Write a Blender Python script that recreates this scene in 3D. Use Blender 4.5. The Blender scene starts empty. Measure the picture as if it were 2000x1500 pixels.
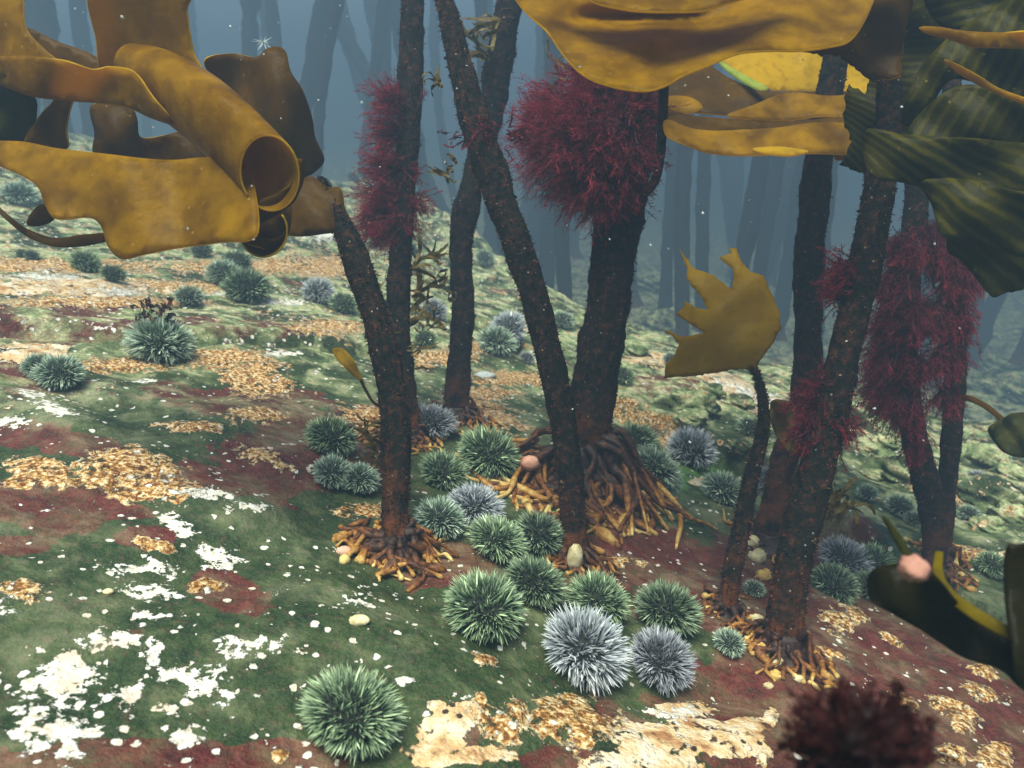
import bpy, math, random
import numpy as np
from mathutils import Vector, Matrix
from mathutils.geometry import delaunay_2d_cdt
R = math.radians
scene = bpy.context.scene
col = scene.collection

# ------------------------------------------------------------------ camera, light, exposure
PITCH = R(20.0)
CZ = 0.0
cam_d = bpy.data.cameras.new('camera'); cam = bpy.data.objects.new('camera', cam_d); col.objects.link(cam)
cam.location = (0, 0, CZ); cam.rotation_euler = (R(90) - PITCH, 0, 0)
cam_d.sensor_width = 36; cam_d.lens = 27; cam_d.clip_start = 0.02; cam_d.clip_end = 200
cam_d.dof.use_dof = True; cam_d.dof.focus_distance = 0.78; cam_d.dof.aperture_fstop = 10.0
scene.camera = cam

SUN_EL, SUN_AZ = R(73), R(205)        # azimuth measured from +Y (north) clockwise: light from behind-left of the camera
world = bpy.data.worlds.new('World'); scene.world = world; world.use_nodes = True
wn = world.node_tree; bg = wn.nodes['Background']
sky = wn.nodes.new('ShaderNodeTexSky'); sky.sky_type = 'NISHITA'; sky.sun_disc = False
sky.sun_elevation = SUN_EL; sky.sun_rotation = SUN_AZ
wn.links.new(sky.outputs[0], bg.inputs[0]); bg.inputs[1].default_value = 0.085
sd = bpy.data.lights.new('sun', 'SUN'); sd.energy = 4.8; sd.angle = R(34); sd.color = (0.96, 1.0, 0.84)
sun = bpy.data.objects.new('sun', sd); col.objects.link(sun)
ldir = Vector((math.sin(SUN_AZ) * math.cos(SUN_EL), math.cos(SUN_AZ) * math.cos(SUN_EL), math.sin(SUN_EL)))
sun.rotation_euler = ldir.to_track_quat('Z', 'Y').to_euler()
scene.view_settings.view_transform = 'Standard'; scene.view_settings.look = 'None'
scene.view_settings.exposure = 1.18; scene.view_settings.gamma = 1.0
scene.cycles.use_denoising = True
scene.cycles.max_bounces = 6; scene.cycles.volume_bounces = 1; scene.cycles.transparent_max_bounces = 6

# ------------------------------------------------------------------ helpers
FW = np.array([0, math.cos(PITCH), -math.sin(PITCH)]); UP = np.array([0, math.sin(PITCH), math.cos(PITCH)])
CAM = np.array([0, 0, CZ]); F = 1500.0
def P(px, py, d):
    return CAM + d * (FW + np.array([1.0, 0, 0]) * (px - 1000) / F + UP * (-(py - 750) / F))
def proj(x, y, z):
    dz = z - CZ
    d = y * FW[1] + dz * FW[2]
    ds = np.where(np.abs(d) < 1e-4, 1e-4, d)
    return 1000 + F * x / ds, 750 - F * (y * UP[1] + dz * UP[2]) / ds, d

class Perlin:
    def __init__(s, seed):
        r = np.random.RandomState(seed); s.p = r.permutation(256); a = r.rand(256) * 2 * np.pi
        s.gx, s.gy = np.cos(a), np.sin(a)
    def __call__(s, x, y):
        xi, yi = np.floor(x).astype(int), np.floor(y).astype(int); xf, yf = x - xi, y - yi
        u, v = xf**3 * (xf * (xf * 6 - 15) + 10), yf**3 * (yf * (yf * 6 - 15) + 10)
        def g(ix, iy, dx, dy):
            h = s.p[(s.p[ix & 255] + iy) & 255]; return s.gx[h] * dx + s.gy[h] * dy
        a = g(xi, yi, xf, yf); b = g(xi + 1, yi, xf - 1, yf); c = g(xi, yi + 1, xf, yf - 1); d = g(xi + 1, yi + 1, xf - 1, yf - 1)
        return (a + (b - a) * u) * (1 - v) + (c + (d - c) * u) * v
pn1, pn2, pn3 = Perlin(1), Perlin(2), Perlin(3)
def fbm(p, x, y, o=4):
    t = 0.0; a = 1.0
    for i in range(o):
        t = t + a * p(x + 17.3 * i, y - 9.1 * i); x = x * 2.03; y = y * 2.03; a *= 0.5
    return t
def sst(a, b, x):
    t = np.clip((x - a) / (b - a), 0, 1); return t * t * (3 - 2 * t)

def plane_pt(px, py):
    d = 625.0 / ((py - 300) + (1000 - px) * 0.25)
    return P(px, py, d)
def segdist(x, y, pl):
    best = np.full(np.shape(x), 1e9); sgn = np.zeros(np.shape(x))
    for a, b in zip(pl[:-1], pl[1:]):
        dx, dy = b[0] - a[0], b[1] - a[1]; L = dx * dx + dy * dy
        t = np.clip(((x - a[0]) * dx + (y - a[1]) * dy) / L, 0, 1)
        ex, ey = x - (a[0] + t * dx), y - (a[1] + t * dy); dd = np.hypot(ex, ey)
        s = np.sign(dx * ey - dy * ex); m = dd < best
        best = np.where(m, dd, best); sgn = np.where(m, s, sgn)
    return best, sgn
TROUGH = [plane_pt(*q) for q in ((-150, 640), (0, 700), (300, 835), (600, 985), (850, 1190), (1100, 1320), (1450, 1320), (1800, 1500))]
LEDGE = [plane_pt(*q) for q in ((-200, 620), (0, 640), (150, 645), (230, 662), (480, 655), (700, 668))]
LEDGE2 = [plane_pt(*q) for q in ((1180, 735), (1300, 790), (1420, 835), (1560, 905), (1700, 1000), (1790, 1060))]
LEDGE3 = [plane_pt(*q) for q in ((1560, 1090), (1700, 1175), (1850, 1275), (2000, 1340), (2200, 1400))]
def ground(x, y):
    x = np.asarray(x, float); y = np.asarray(y, float)
    z = -0.40 - 0.24 * 2.6 * np.tanh(x / 2.6) - 0.0577 * 12 * np.tanh(y / 12)
    # the rock falls away beyond its crest on the right-hand side
    edge = 2.35 - 0.35 * np.clip(x, 0, 2) + 0.5 * pn1(x * 1.3 + 5, y * 0.6) + 2.2 * sst(0.25, -0.9, x)
    z = z - 0.55 * sst(0, 1.3, y - edge)
    far = sst(1.6, 3.2, np.hypot(x, y))
    z = z + 0.10 * far * fbm(pn2, x * 1.7, y * 1.7, 4) + 0.06 * far * np.abs(fbm(pn3, x * 4.1, y * 4.1, 3)) + 0.022 * far * fbm(pn1, x * 15, y * 15, 3)
    z = z + 0.020 * pn1(x * 3.1 + 2, y * 3.1) + 0.013 * pn2(x * 9, y * 9 + 4) + 0.0030 * fbm(pn3, x * 32, y * 32, 3)
    d, s = segdist(x, y, TROUGH); z = z - 0.006 * np.exp(-(d / 0.03) ** 2) + 0.007 * np.where(s < 0, np.exp(-((d - 0.06) / 0.05) ** 2), 0)
    d, s = segdist(x, y, LEDGE); z = z + np.where(s > 0, 0.022 * sst(0, 0.018, d) * np.exp(-d / 0.16), -0.006 * np.exp(-(d / 0.015) ** 2))
    d, s = segdist(x, y, LEDGE2); z = z + np.where(s < 0, -0.07 * sst(0, 0.03, d) * np.exp(-d / 0.35), 0) 
    d, s = segdist(x, y, LEDGE3); z = z + np.where(s > 0, -0.06 * sst(0, 0.05, d) * np.exp(-d / 0.35), 0)
    return z
def G(px, py):
    """point where the ray through a pixel meets the seabed"""
    ds = np.concatenate([np.arange(0.25, 4, 0.004), np.arange(4, 14, 0.03)])
    pts = CAM[None] + ds[:, None] * (FW + np.array([1.0, 0, 0]) * (px - 1000) / F + UP * (-(py - 750) / F))[None]
    below = pts[:, 2] < ground(pts[:, 0], pts[:, 1])
    if not below.any(): return pts[-1], ds[-1]
    i = int(np.argmax(below)); return pts[i], ds[i]

def tag(o, label=None, cat=None, group=None, kind=None):
    if label: o['label'] = label
    if cat: o['category'] = cat
    if group: o['group'] = group
    if kind: o['kind'] = kind
    return o
def empty(name, loc, label, cat, group=None):
    o = bpy.data.objects.new(name, None); o.empty_display_size = 0.02; o.location = loc; col.objects.link(o)
    return tag(o, label, cat, group)
RIM_LIT = []
def link(name, verts, faces, mats, parent=None, smooth=True, mi=None, attrs=None, solid=0.0, org=None):
    me = bpy.data.meshes.new(name)
    verts = np.asarray(verts, float).reshape(-1, 3)
    if parent is not None: verts = verts - np.array(parent.location if org is None else org)[None]
    me.from_pydata(verts.tolist(), [], [list(map(int, f)) for f in faces]) if not isinstance(faces, np.ndarray) else me.from_pydata(verts.tolist(), [], faces.tolist())
    if not isinstance(mats, (list, tuple)): mats = [mats]
    for m in mats: me.materials.append(m)
    if mi is not None: me.polygons.foreach_set('material_index', np.asarray(mi, dtype=np.int32))
    for k, v in (attrs or {}).items():
        a = me.attributes.new(k, 'FLOAT', 'POINT'); a.data.foreach_set('value', np.asarray(v, dtype=np.float32))
    if smooth: me.polygons.foreach_set('use_smooth', [True] * len(me.polygons))
    me.update()
    o = bpy.data.objects.new(name, me); col.objects.link(o)
    if parent is not None: o.parent = parent
    if solid:
        m = o.modifiers.new('thickness', 'SOLIDIFY'); m.thickness = solid; m.offset = 0
        if mats[0] in RIM_LIT: me.materials.append(M_YELLOW); m.material_offset_rim = 1  # yellow rim faces paint in the highlight along the blade edges
    return o
def catmull(pts, n, closed=False):
    pts = np.asarray(pts, float); N = len(pts)
    if closed: ext = np.vstack([pts[-1], pts, pts[0], pts[1]]); segs = N
    else: ext = np.vstack([2 * pts[0] - pts[1], pts, 2 * pts[-1] - pts[-2]]); segs = N - 1
    out = []
    for i in range(segs):
        p0, p1, p2, p3 = ext[i:i + 4]
        for t in np.linspace(0, 1, n, endpoint=False):
            out.append(0.5 * ((2 * p1) + (-p0 + p2) * t + (2 * p0 - 5 * p1 + 4 * p2 - p3) * t * t + (-p0 + 3 * p1 - 3 * p2 + p3) * t ** 3))
    if not closed: out.append(pts[-1])
    return np.array(out)
def frame_along(path):
    T = np.gradient(path, axis=0); T /= np.linalg.norm(T, axis=1)[:, None] + 1e-9
    ref = np.array([0.13, 1.0, 0.21]); N = np.cross(T, ref); N /= np.linalg.norm(N, axis=1)[:, None] + 1e-9
    return T, N, np.cross(T, N)
def tube(path, rad, sides=12, cap=True):
    path = np.asarray(path); rad = np.broadcast_to(rad, (len(path),)); T, N, B = frame_along(path)
    a = np.linspace(0, 2 * np.pi, sides, endpoint=False)
    v = path[:, None] + rad[:, None, None] * (np.cos(a)[None, :, None] * N[:, None] + np.sin(a)[None, :, None] * B[:, None])
    n = len(path); f = []
    for i in range(n - 1):
        for j in range(sides):
            k = (j + 1) % sides; f.append((i * sides + j, i * sides + k, (i + 1) * sides + k, (i + 1) * sides + j))
    v = v.reshape(-1, 3)
    if cap: f.append(tuple(range(sides - 1, -1, -1))); f.append(tuple((n - 1) * sides + j for j in range(sides)))
    return v, f

# ------------------------------------------------------------------ materials
class NT:
    def __init__(s, name):
        s.m = bpy.data.materials.new(name); s.m.use_nodes = True; s.t = s.m.node_tree; s.n = s.t.nodes; s.l = s.t.links
        s.bsdf = s.n['Principled BSDF']; s.out = s.n['Material Output']; s.tc = s.n.new('ShaderNodeTexCoord')
    def _in(s, sock, v):
        if isinstance(v, bpy.types.NodeSocket): s.l.new(v, sock)
        elif v is not None:
            if sock.type == 'RGBA' and len(v) == 3: v = (*v, 1)
            sock.default_value = v
    def noise(s, scale, detail=4, rough=0.55, dist=0.0, vec=None):
        n = s.n.new('ShaderNodeTexNoise'); s._in(n.inputs['Vector'], vec or s.tc.outputs['Object'])
        n.inputs['Scale'].default_value = scale; n.inputs['Detail'].default_value = detail
        n.inputs['Roughness'].default_value = rough; n.inputs['Distortion'].default_value = dist; return n.outputs['Fac']
    def noisec(s, scale):
        n = s.n.new('ShaderNodeTexNoise'); s._in(n.inputs['Vector'], s.tc.outputs['Object']); n.inputs['Scale'].default_value = scale; n.inputs['Detail'].default_value = 3
        return n.outputs['Color']
    def voro(s, scale, out='Distance', feature='F1', rnd=1.0, vec=None):
        n = s.n.new('ShaderNodeTexVoronoi'); n.feature = feature; s._in(n.inputs['Vector'], vec or s.tc.outputs['Object'])
        n.inputs['Scale'].default_value = scale; n.inputs['Randomness'].default_value = rnd; return n.outputs[out]
    def math(s, op, a, b=None, c=None, clamp=False):
        n = s.n.new('ShaderNodeMath'); n.operation = op; n.use_clamp = clamp; s._in(n.inputs[0], a)
        if b is not None: s._in(n.inputs[1], b)
        if c is not None: s._in(n.inputs[2], c)
        return n.outputs[0]
    def step(s, v, lo, hi):
        n = s.n.new('ShaderNodeMapRange'); n.interpolation_type = 'SMOOTHSTEP'; s._in(n.inputs[0], v)
        n.inputs[1].default_value = lo; n.inputs[2].default_value = hi; return n.outputs[0]
    def mix(s, f, a, b):
        n = s.n.new('ShaderNodeMix'); n.data_type = 'RGBA'; s._in(n.inputs[0], f); s._in(n.inputs[6], a); s._in(n.inputs[7], b); return n.outputs[2]
    def attr(s, name):
        n = s.n.new('ShaderNodeAttribute'); n.attribute_name = name; return n.outputs['Fac']
    def ramp(s, f, stops):
        n = s.n.new('ShaderNodeValToRGB'); s._in(n.inputs[0], f); e = n.color_ramp.elements
        while len(e) < len(stops): e.new(0.5)
        for el, (p, c) in zip(e, stops): el.position = p; el.color = (*c, 1)
        return n.outputs[0]
    def bump(s, h, strength=0.6, dist=0.002):
        n = s.n.new('ShaderNodeBump'); n.inputs['Strength'].default_value = strength; n.inputs['Distance'].default_value = dist
        s._in(n.inputs['Height'], h); return n.outputs[0]
    def done(s, color, rough=0.7, normal=None, spec=0.3, trans=0.0, tcolor=None):
        b = s.bsdf; s._in(b.inputs['Base Color'], color); s._in(b.inputs['Roughness'], rough); b.inputs['Specular IOR Level'].default_value = spec
        if normal: s.l.new(normal, b.inputs['Normal'])
        if trans:
            t = s.n.new('ShaderNodeBsdfTranslucent'); s._in(t.inputs[0], tcolor if tcolor is not None else color)
            mx = s.n.new('ShaderNodeMixShader'); mx.inputs[0].default_value = trans
            s.l.new(b.outputs[0], mx.inputs[1]); s.l.new(t.outputs[0], mx.inputs[2]); s.l.new(mx.outputs[0], s.out.inputs[0])
        return s.m

def seabed_mat(name, fields=True):
    t = NT(name); g = t.tc.outputs['Object']
    nm = t.noise(9, 6, 0.6); nw = t.noise(26, 7, 0.68, 0.6); nf = t.noise(160, 4, 0.6); nl = t.noise(3.0, 3)
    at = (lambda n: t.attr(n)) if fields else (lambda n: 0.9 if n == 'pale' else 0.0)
    green = t.ramp(t.noise(38, 6, 0.7), [(0.25, (0.005, 0.013, 0.004)), (0.45, (0.013, 0.034, 0.007)), (0.58, (0.034, 0.058, 0.014)), (0.76, (0.13, 0.130, 0.060))])
    maroon = t.ramp(t.noise(60, 6, 0.7), [(0.3, (0.036, 0.006, 0.005)), (0.5, (0.105, 0.011, 0.008)), (0.7, (0.18, 0.050, 0.030))])
    mm = t.step(t.math('ADD', at('maroon'), t.math('ADD', t.math('MULTIPLY', t.math('SUBTRACT', nm, 0.5), 2.0), t.math('MULTIPLY', t.math('SUBTRACT', nw, 0.5), 0.8))), 0.26, 0.38)
    thin = t.math('MULTIPLY', t.step(t.noise(70, 5, 0.7), 0.45, 0.62), 0.35)
    base = t.mix(t.math('SUBTRACT', mm, thin, clamp=True), green, maroon)
    ng = t.noise(520, 3, 0.7); base = t.mix(t.math('MULTIPLY', t.step(ng, 0.52, 0.64), 0.45), base, t.mix(mm, (0.075, 0.100, 0.030), (0.20, 0.050, 0.035))); base = t.mix(t.math('MULTIPLY', t.step(ng, 0.47, 0.38), 0.5), base, (0.008, 0.010, 0.006))
    # small red-brown tints and film mottling
    base = t.mix(t.math('MULTIPLY', t.step(nf, 0.52, 0.66), 0.35), base, (0.13, 0.060, 0.040))
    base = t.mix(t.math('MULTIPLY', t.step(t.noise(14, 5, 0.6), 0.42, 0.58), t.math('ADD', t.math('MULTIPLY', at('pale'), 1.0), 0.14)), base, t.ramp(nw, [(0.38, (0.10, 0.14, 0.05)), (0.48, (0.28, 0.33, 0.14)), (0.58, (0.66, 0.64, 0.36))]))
    base = t.mix(t.math('MULTIPLY', at('bright'), t.step(nw, 0.40, 0.55)), base, (0.09, 0.22, 0.03))
    # ochre knobbly crust
    kn = t.voro(330, 'Distance', 'SMOOTH_F1'); kn2 = t.voro(150, 'Distance', 'SMOOTH_F1')
    kh = t.math('SUBTRACT', 0.74, t.math('ADD', t.math('MULTIPLY', kn, 0.35), t.math('MULTIPLY', kn2, 0.35)))
    cvx = 0
    crustc = t.ramp(t.math('ADD', kh, t.math('MULTIPLY', t.math('SUBTRACT', t.noise(210, 5, 0.7), 0.5), 2.0)), [(0.26, (0.16, 0.050, 0.010)), (0.42, (0.42, 0.20, 0.045)), (0.56, (0.68, 0.45, 0.19)), (0.76, (0.88, 0.76, 0.54))])
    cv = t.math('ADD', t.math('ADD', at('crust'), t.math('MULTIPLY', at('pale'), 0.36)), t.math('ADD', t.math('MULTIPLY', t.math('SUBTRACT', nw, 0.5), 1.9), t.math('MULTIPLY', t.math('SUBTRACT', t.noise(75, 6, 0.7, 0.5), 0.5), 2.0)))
    cm = t.math('MULTIPLY', t.step(cv, 0.50, 0.58), t.math('MAXIMUM', t.step(t.noise(85, 5, 0.7), 0.38, 0.46), t.step(cv, 0.9, 1.2))); rim = t.math('MULTIPLY', t.step(cv, 0.50, 0.54), t.math('SUBTRACT', 1.0, t.step(cv, 0.58, 0.66)))
    crustc = t.mix(t.math('MULTIPLY', rim, 0.7), crustc, (0.80, 0.66, 0.42))
    base = t.mix(cm, base, crustc)
    # cream/pink smooth crust
    pk = t.ramp(t.noise(45, 6, 0.65), [(0.35, (0.42, 0.19, 0.08)), (0.46, (0.70, 0.46, 0.22)), (0.58, (0.82, 0.66, 0.45)), (0.75, (0.88, 0.80, 0.72))])
    pk = t.mix(t.step(t.math('SUBTRACT', t.voro(70), t.math('MULTIPLY', nf, 0.25)), 0.07, 0.02), pk, (0.05, 0.035, 0.02))
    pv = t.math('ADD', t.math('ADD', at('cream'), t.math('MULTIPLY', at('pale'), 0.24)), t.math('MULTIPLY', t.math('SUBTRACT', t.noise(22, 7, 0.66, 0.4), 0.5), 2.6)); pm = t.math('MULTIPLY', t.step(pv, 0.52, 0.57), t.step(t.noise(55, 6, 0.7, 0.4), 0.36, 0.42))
    base = t.mix(pm, base, pk)
    # white patches and specks
    wv = t.math('ADD', at('white'), t.math('MULTIPLY', t.math('ADD', t.math('SUBTRACT', t.noise(40, 5, 0.62, 0.1), 0.5), t.math('MULTIPLY', t.math('SUBTRACT', t.noise(110, 5, 0.7, 0.2), 0.5), 1.25)), 3.0)); wm = t.step(wv, 0.78, 0.86)
    vd = t.math('ADD', t.voro(95, 'Distance'), t.math('MULTIPLY', t.math('SUBTRACT', t.noise(230, 3), 0.5), 0.5)); vc = t.voro(95, 'Color'); sx = t.n.new('ShaderNodeSeparateColor'); t.l.new(vc, sx.inputs[0])
    cl = t.noise(7, 3)
    thr = t.math('ADD', t.math('MULTIPLY', at('speck'), 0.45), t.math('MULTIPLY', t.step(cl, 0.45, 0.7), 0.20))
    keep = t.math('LESS_THAN', sx.outputs[0], thr)
    sz = t.math('MULTIPLY', sx.outputs[1], 0.26)
    sp = t.math('MULTIPLY', keep, t.step(t.math('SUBTRACT', t.math('ADD', sz, 0.14), t.math('ADD', vd, t.math('MULTIPLY', t.math('SUBTRACT', nf, 0.5), 0.35))), 0.0, 0.05))
    wm = t.math('MAXIMUM', wm, sp)
    wc = t.ramp(nf, [(0.3, (0.52, 0.45, 0.33)), (0.5, (0.78, 0.73, 0.63)), (0.7, (0.86, 0.85, 0.80))])
    wc = t.mix(t.math('MULTIPLY', t.step(t.noise(24, 5, 0.7), 0.52, 0.66), 0.8), wc, (0.70, 0.52, 0.38)); wc = t.mix(t.step(t.voro(210), 0.16, 0.08), wc, (0.30, 0.24, 0.16))
    base = t.mix(wm, base, wc)
    h = t.math('ADD', t.math('MULTIPLY', cm, t.math('ADD', 0.5, t.math('MULTIPLY', kh, 0.8))), t.math('ADD', t.math('MULTIPLY', wm, 0.6), t.math('MULTIPLY', pm, t.math('ADD', 0.5, t.math('MULTIPLY', nf, 0.9)))))
    h = t.math('ADD', h, t.math('ADD', t.math('MULTIPLY', nf, 0.9), t.math('MULTIPLY', t.noise(60, 6, 0.7), 1.1)))
    return t.done(base, t.math('SUBTRACT', 0.75, t.math('MULTIPLY', nf, 0.25)), t.bump(h, 1.0, 0.0035), 0.3)
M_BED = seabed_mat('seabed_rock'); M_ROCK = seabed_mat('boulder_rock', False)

def blade_mat(name, a, b, trans=0.4, tc=None, ribs=None):
    t = NT(name); n = t.noise(22, 5, 0.6); f = t.noise(260, 3)
    c = t.mix(t.step(n, 0.3, 0.7), a, b)
    c = t.mix(t.math('MULTIPLY', t.step(f, 0.55, 0.75), 0.3), c, tuple(min(1, q * 1.5) for q in a)); c = t.mix(t.math('MULTIPLY', t.step(t.noise(70, 5, 0.7), 0.48, 0.66), 0.55), c, tuple(q * 0.45 for q in a))
    if ribs: c = t.mix(t.step(t.math('ADD', t.math('SINE', t.math('ADD', t.math('MULTIPLY', t.attr('rib'), ribs), t.math('MULTIPLY', t.noise(14, 3), 9.0))), t.math('MULTIPLY', t.math('SUBTRACT', n, 0.5), 3.6)), -0.3, 1.1), c, tuple(q * 1.6 for q in a))
    vd = t.voro(60); c = t.mix(t.math('MULTIPLY', t.step(vd, 0.09, 0.04), 0.45), c, (0.5, 0.38, 0.12))
    h = t.math('ADD', t.math('MULTIPLY', t.noise(30, 4), 1.0), t.math('MULTIPLY', f, 0.15))
    return t.done(c, 0.33, t.bump(h, 0.6, 0.005), 0.04, trans, tc if tc else c)
M_AMBER = blade_mat('amber_blade', (0.33, 0.180, 0.0003), (0.10, 0.050, 0.0003), 0.45, (0.78, 0.44, 0.0003))
M_BROWN = blade_mat('brown_blade', (0.12, 0.058, 0.002), (0.06, 0.030, 0.002), 0.4, (0.32, 0.15, 0.001))
M_OLIVE = blade_mat('olive_blade', (0.070, 0.062, 0.012), (0.032, 0.038, 0.012), 0.35, (0.10, 0.10, 0.012))
M_RIB = blade_mat('ribbed_olive_blade', (0.050, 0.042, 0.003), (0.020, 0.022, 0.004), 0.4, (0.09, 0.075, 0.006), ribs=0.8)
M_DARKB = blade_mat('dark_blade', (0.016, 0.013, 0.003), (0.010, 0.010, 0.003), 0.2, (0.03, 0.025, 0.004))
M_YELLOW = blade_mat('yellow_blade', (0.48, 0.31, 0.006), (0.58, 0.36, 0.01), 0.5, (0.85, 0.55, 0.01))
RIM_LIT = [M_AMBER, M_BROWN]  # blades whose edge highlight is put in as a yellow rim colour
M_LIME = blade_mat('thin_green_blade', (0.35, 0.42, 0.08), (0.45, 0.45, 0.08), 0.5, (0.5, 0.6, 0.1))

def stipe_mat():
    t = NT('stipe_bark'); n = t.noise(120, 6, 0.7); n2 = t.noise(35, 4)
    c = t.ramp(n, [(0.3, (0.004, 0.006, 0.006)), (0.5, (0.012, 0.012, 0.009)), (0.60, (0.050, 0.018, 0.011)), (0.78, (0.09, 0.075, 0.035))])
    c = t.mix(t.math('MULTIPLY', t.attr('foot'), t.step(n2, 0.35, 0.6)), c, (0.17, 0.050, 0.018))
    vd = t.voro(75); c = t.mix(t.math('MULTIPLY', t.step(vd, 0.10, 0.05), 0.7), c, (0.35, 0.30, 0.22))
    return t.done(c, 0.9, t.bump(t.math('ADD', n, n2), 1.0, 0.004), 0.08)
M_STIPE = stipe_mat()
def simple(name, stops, scale, rough=0.75, trans=0, bump=0.002, attr=None, spec=0.3):
    t = NT(name); n = t.noise(scale, 5, 0.65)
    f = n if attr is None else t.math('ADD', t.attr(attr), t.math('MULTIPLY', t.math('SUBTRACT', n, 0.5), 1.3))
    return t.done(t.ramp(f, stops), rough, t.bump(n, 0.8, bump), spec, trans)
M_FUZZ = simple('stipe_growth', [(0.3, (0.006, 0.009, 0.007)), (0.48, (0.020, 0.016, 0.010)), (0.56, (0.10, 0.018, 0.014)), (0.68, (0.11, 0.085, 0.035))], 60, 0.8, 0.2)
M_HAPT = simple('holdfast_root', [(0.05, (0.028, 0.010, 0.007)), (0.35, (0.16, 0.050, 0.010)), (0.62, (0.38, 0.17, 0.025)), (1.0, (0.68, 0.50, 0.18))], 110, 0.55, 0, 0.003, 'tip', 0.35)
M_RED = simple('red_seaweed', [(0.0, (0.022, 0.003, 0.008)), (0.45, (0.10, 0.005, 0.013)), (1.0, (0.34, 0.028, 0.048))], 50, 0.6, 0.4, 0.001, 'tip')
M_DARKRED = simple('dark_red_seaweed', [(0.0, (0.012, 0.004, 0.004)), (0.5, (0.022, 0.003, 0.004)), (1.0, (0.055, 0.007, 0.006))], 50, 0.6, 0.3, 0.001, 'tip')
M_WEED = simple('brown_weed', [(0.2, (0.06, 0.035, 0.006)), (0.5, (0.15, 0.095, 0.012)), (0.8, (0.26, 0.19, 0.03))], 60, 0.5, 0.4)
def spine_mat(name, dark, mid, tip):
    t = NT(name); r = t.attr('rnd')
    c = t.ramp(t.attr('tip'), [(0.0, dark), (0.35, mid), (1.0, tip)])
    c2 = t.mix(t.math('MULTIPLY', r, 0.45), c, mid)
    c2 = t.mix(t.step(r, 0.86, 0.95), c2, tuple(min(1, q * 1.25) for q in tip))
    return t.done(c2, 0.5, None, 0.4, 0.12)
SP = {'green': spine_mat('green_spine', (0.012, 0.022, 0.014), (0.085, 0.145, 0.075), (0.58, 0.72, 0.42)),
      'dark': spine_mat('dark_green_spine', (0.008, 0.012, 0.010), (0.050, 0.080, 0.045), (0.42, 0.54, 0.32)),
      'grey': spine_mat('grey_green_spine', (0.020, 0.030, 0.026), (0.15, 0.23, 0.16), (0.72, 0.86, 0.64)),
      'white': spine_mat('white_spine', (0.030, 0.030, 0.040), (0.30, 0.33, 0.36), (0.88, 0.92, 0.92)),
      'violet': spine_mat('violet_grey_spine', (0.026, 0.018, 0.026), (0.17, 0.17, 0.20), (0.62, 0.65, 0.68))}
M_TEST = simple('urchin_body', [(0.3, (0.010, 0.012, 0.010)), (0.6, (0.035, 0.04, 0.035)), (0.8, (0.07, 0.03, 0.04))], 150)
M_SHELL = simple('shell_cream', [(0.3, (0.35, 0.27, 0.12)), (0.5, (0.62, 0.52, 0.28)), (0.7, (0.8, 0.72, 0.5))], 90, 0.5)
M_PINK = simple('pink_growth', [(0.3, (0.50, 0.20, 0.13)), (0.5, (0.72, 0.38, 0.26)), (0.7, (0.8, 0.52, 0.40))], 40, 0.6)
M_ORANGE = simple('orange_growth', [(0.3, (0.5, 0.08, 0.02)), (0.7, (0.75, 0.2, 0.06))], 60, 0.5)
M_PALE = simple('pale_anemone', [(0.3, (0.42, 0.48, 0.48)), (0.6, (0.7, 0.76, 0.76))], 60, 0.5, 0.3)
M_SPECK = simple('drifting_speck', [(0.3, (0.5, 0.55, 0.55)), (0.6, (0.8, 0.8, 0.78))], 20, 0.6, 0.3)

# ------------------------------------------------------------------ the seabed
xs = np.concatenate([-np.geomspace(30, 1.7, 90)[:-1], np.linspace(-1.7, 1.7, 900), np.geomspace(1.7, 30, 90)[1:]])
ys = np.concatenate([-np.geomspace(12, 0.3, 25), np.linspace(-0.2, 0.25, 20), np.arange(0.2535, 1.6, 0.0032), np.geomspace(1.602, 3.5, 240)[1:], np.geomspace(3.5, 30, 130)[1:]])
X, Y = np.meshgrid(xs, ys); Z = ground(X, Y); PX, PY, D = proj(X, Y, Z)
ok = (D > 0.15)
def blobs(lst):
    f = np.zeros(X.shape)
    for b in lst:
        cx, cy, rx, ry = b[:4]; a = R(b[4]) if len(b) > 4 else 0
        u = (PX - cx) * math.cos(a) + (PY - cy) * math.sin(a); v = -(PX - cx) * math.sin(a) + (PY - cy) * math.cos(a)
        f = np.maximum(f, 1.15 * np.exp(-0.75 * ((u / rx) ** 2 + (v / ry) ** 2)))
    return np.where(ok, f, 0)
white = blobs([(110, 1345, 80, 60), (60, 1370, 50, 60), (150, 1300, 60, 40), (130, 1440, 60, 40), (60, 1430, 40, 40), (255, 1350, 38, 32), (395, 1340, 34, 28), (440, 1340, 22, 36), (500, 1268, 46, 20), (455, 1255, 24, 16), (190, 1255, 45, 22),
    (250, 1245, 34, 24), (300, 1265, 30, 30), (345, 1320, 40, 24), (365, 1440, 30, 34), (310, 1390, 30, 20), (420, 1085, 50, 24, 20), (350, 1030, 60, 14, 25), (300, 1150, 50, 18), (270, 1110, 60, 14), (20, 1190, 34, 20), (280, 1205, 40, 12),
    (70, 770, 40, 10, 15), (100, 800, 40, 14, 20), (280, 745, 30, 5), (25, 825, 40, 12), (640, 460, 50, 14), (80, 540, 90, 10), (450, 575, 60, 6), (560, 590, 70, 7), (240, 570, 60, 9), (200, 640, 20, 6), (1330, 1395, 50, 20), (1270, 1385, 20, 12), (410, 965, 60, 10), (500, 990, 50, 8), (450, 665, 25, 5), (560, 690, 40, 7),
    (590, 1275, 18, 8), (700, 1175, 35, 16), (700, 1290, 14, 8), (790, 1330, 20, 10), (1440, 760, 50, 14, 20), (1480, 780, 50, 14)])
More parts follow.
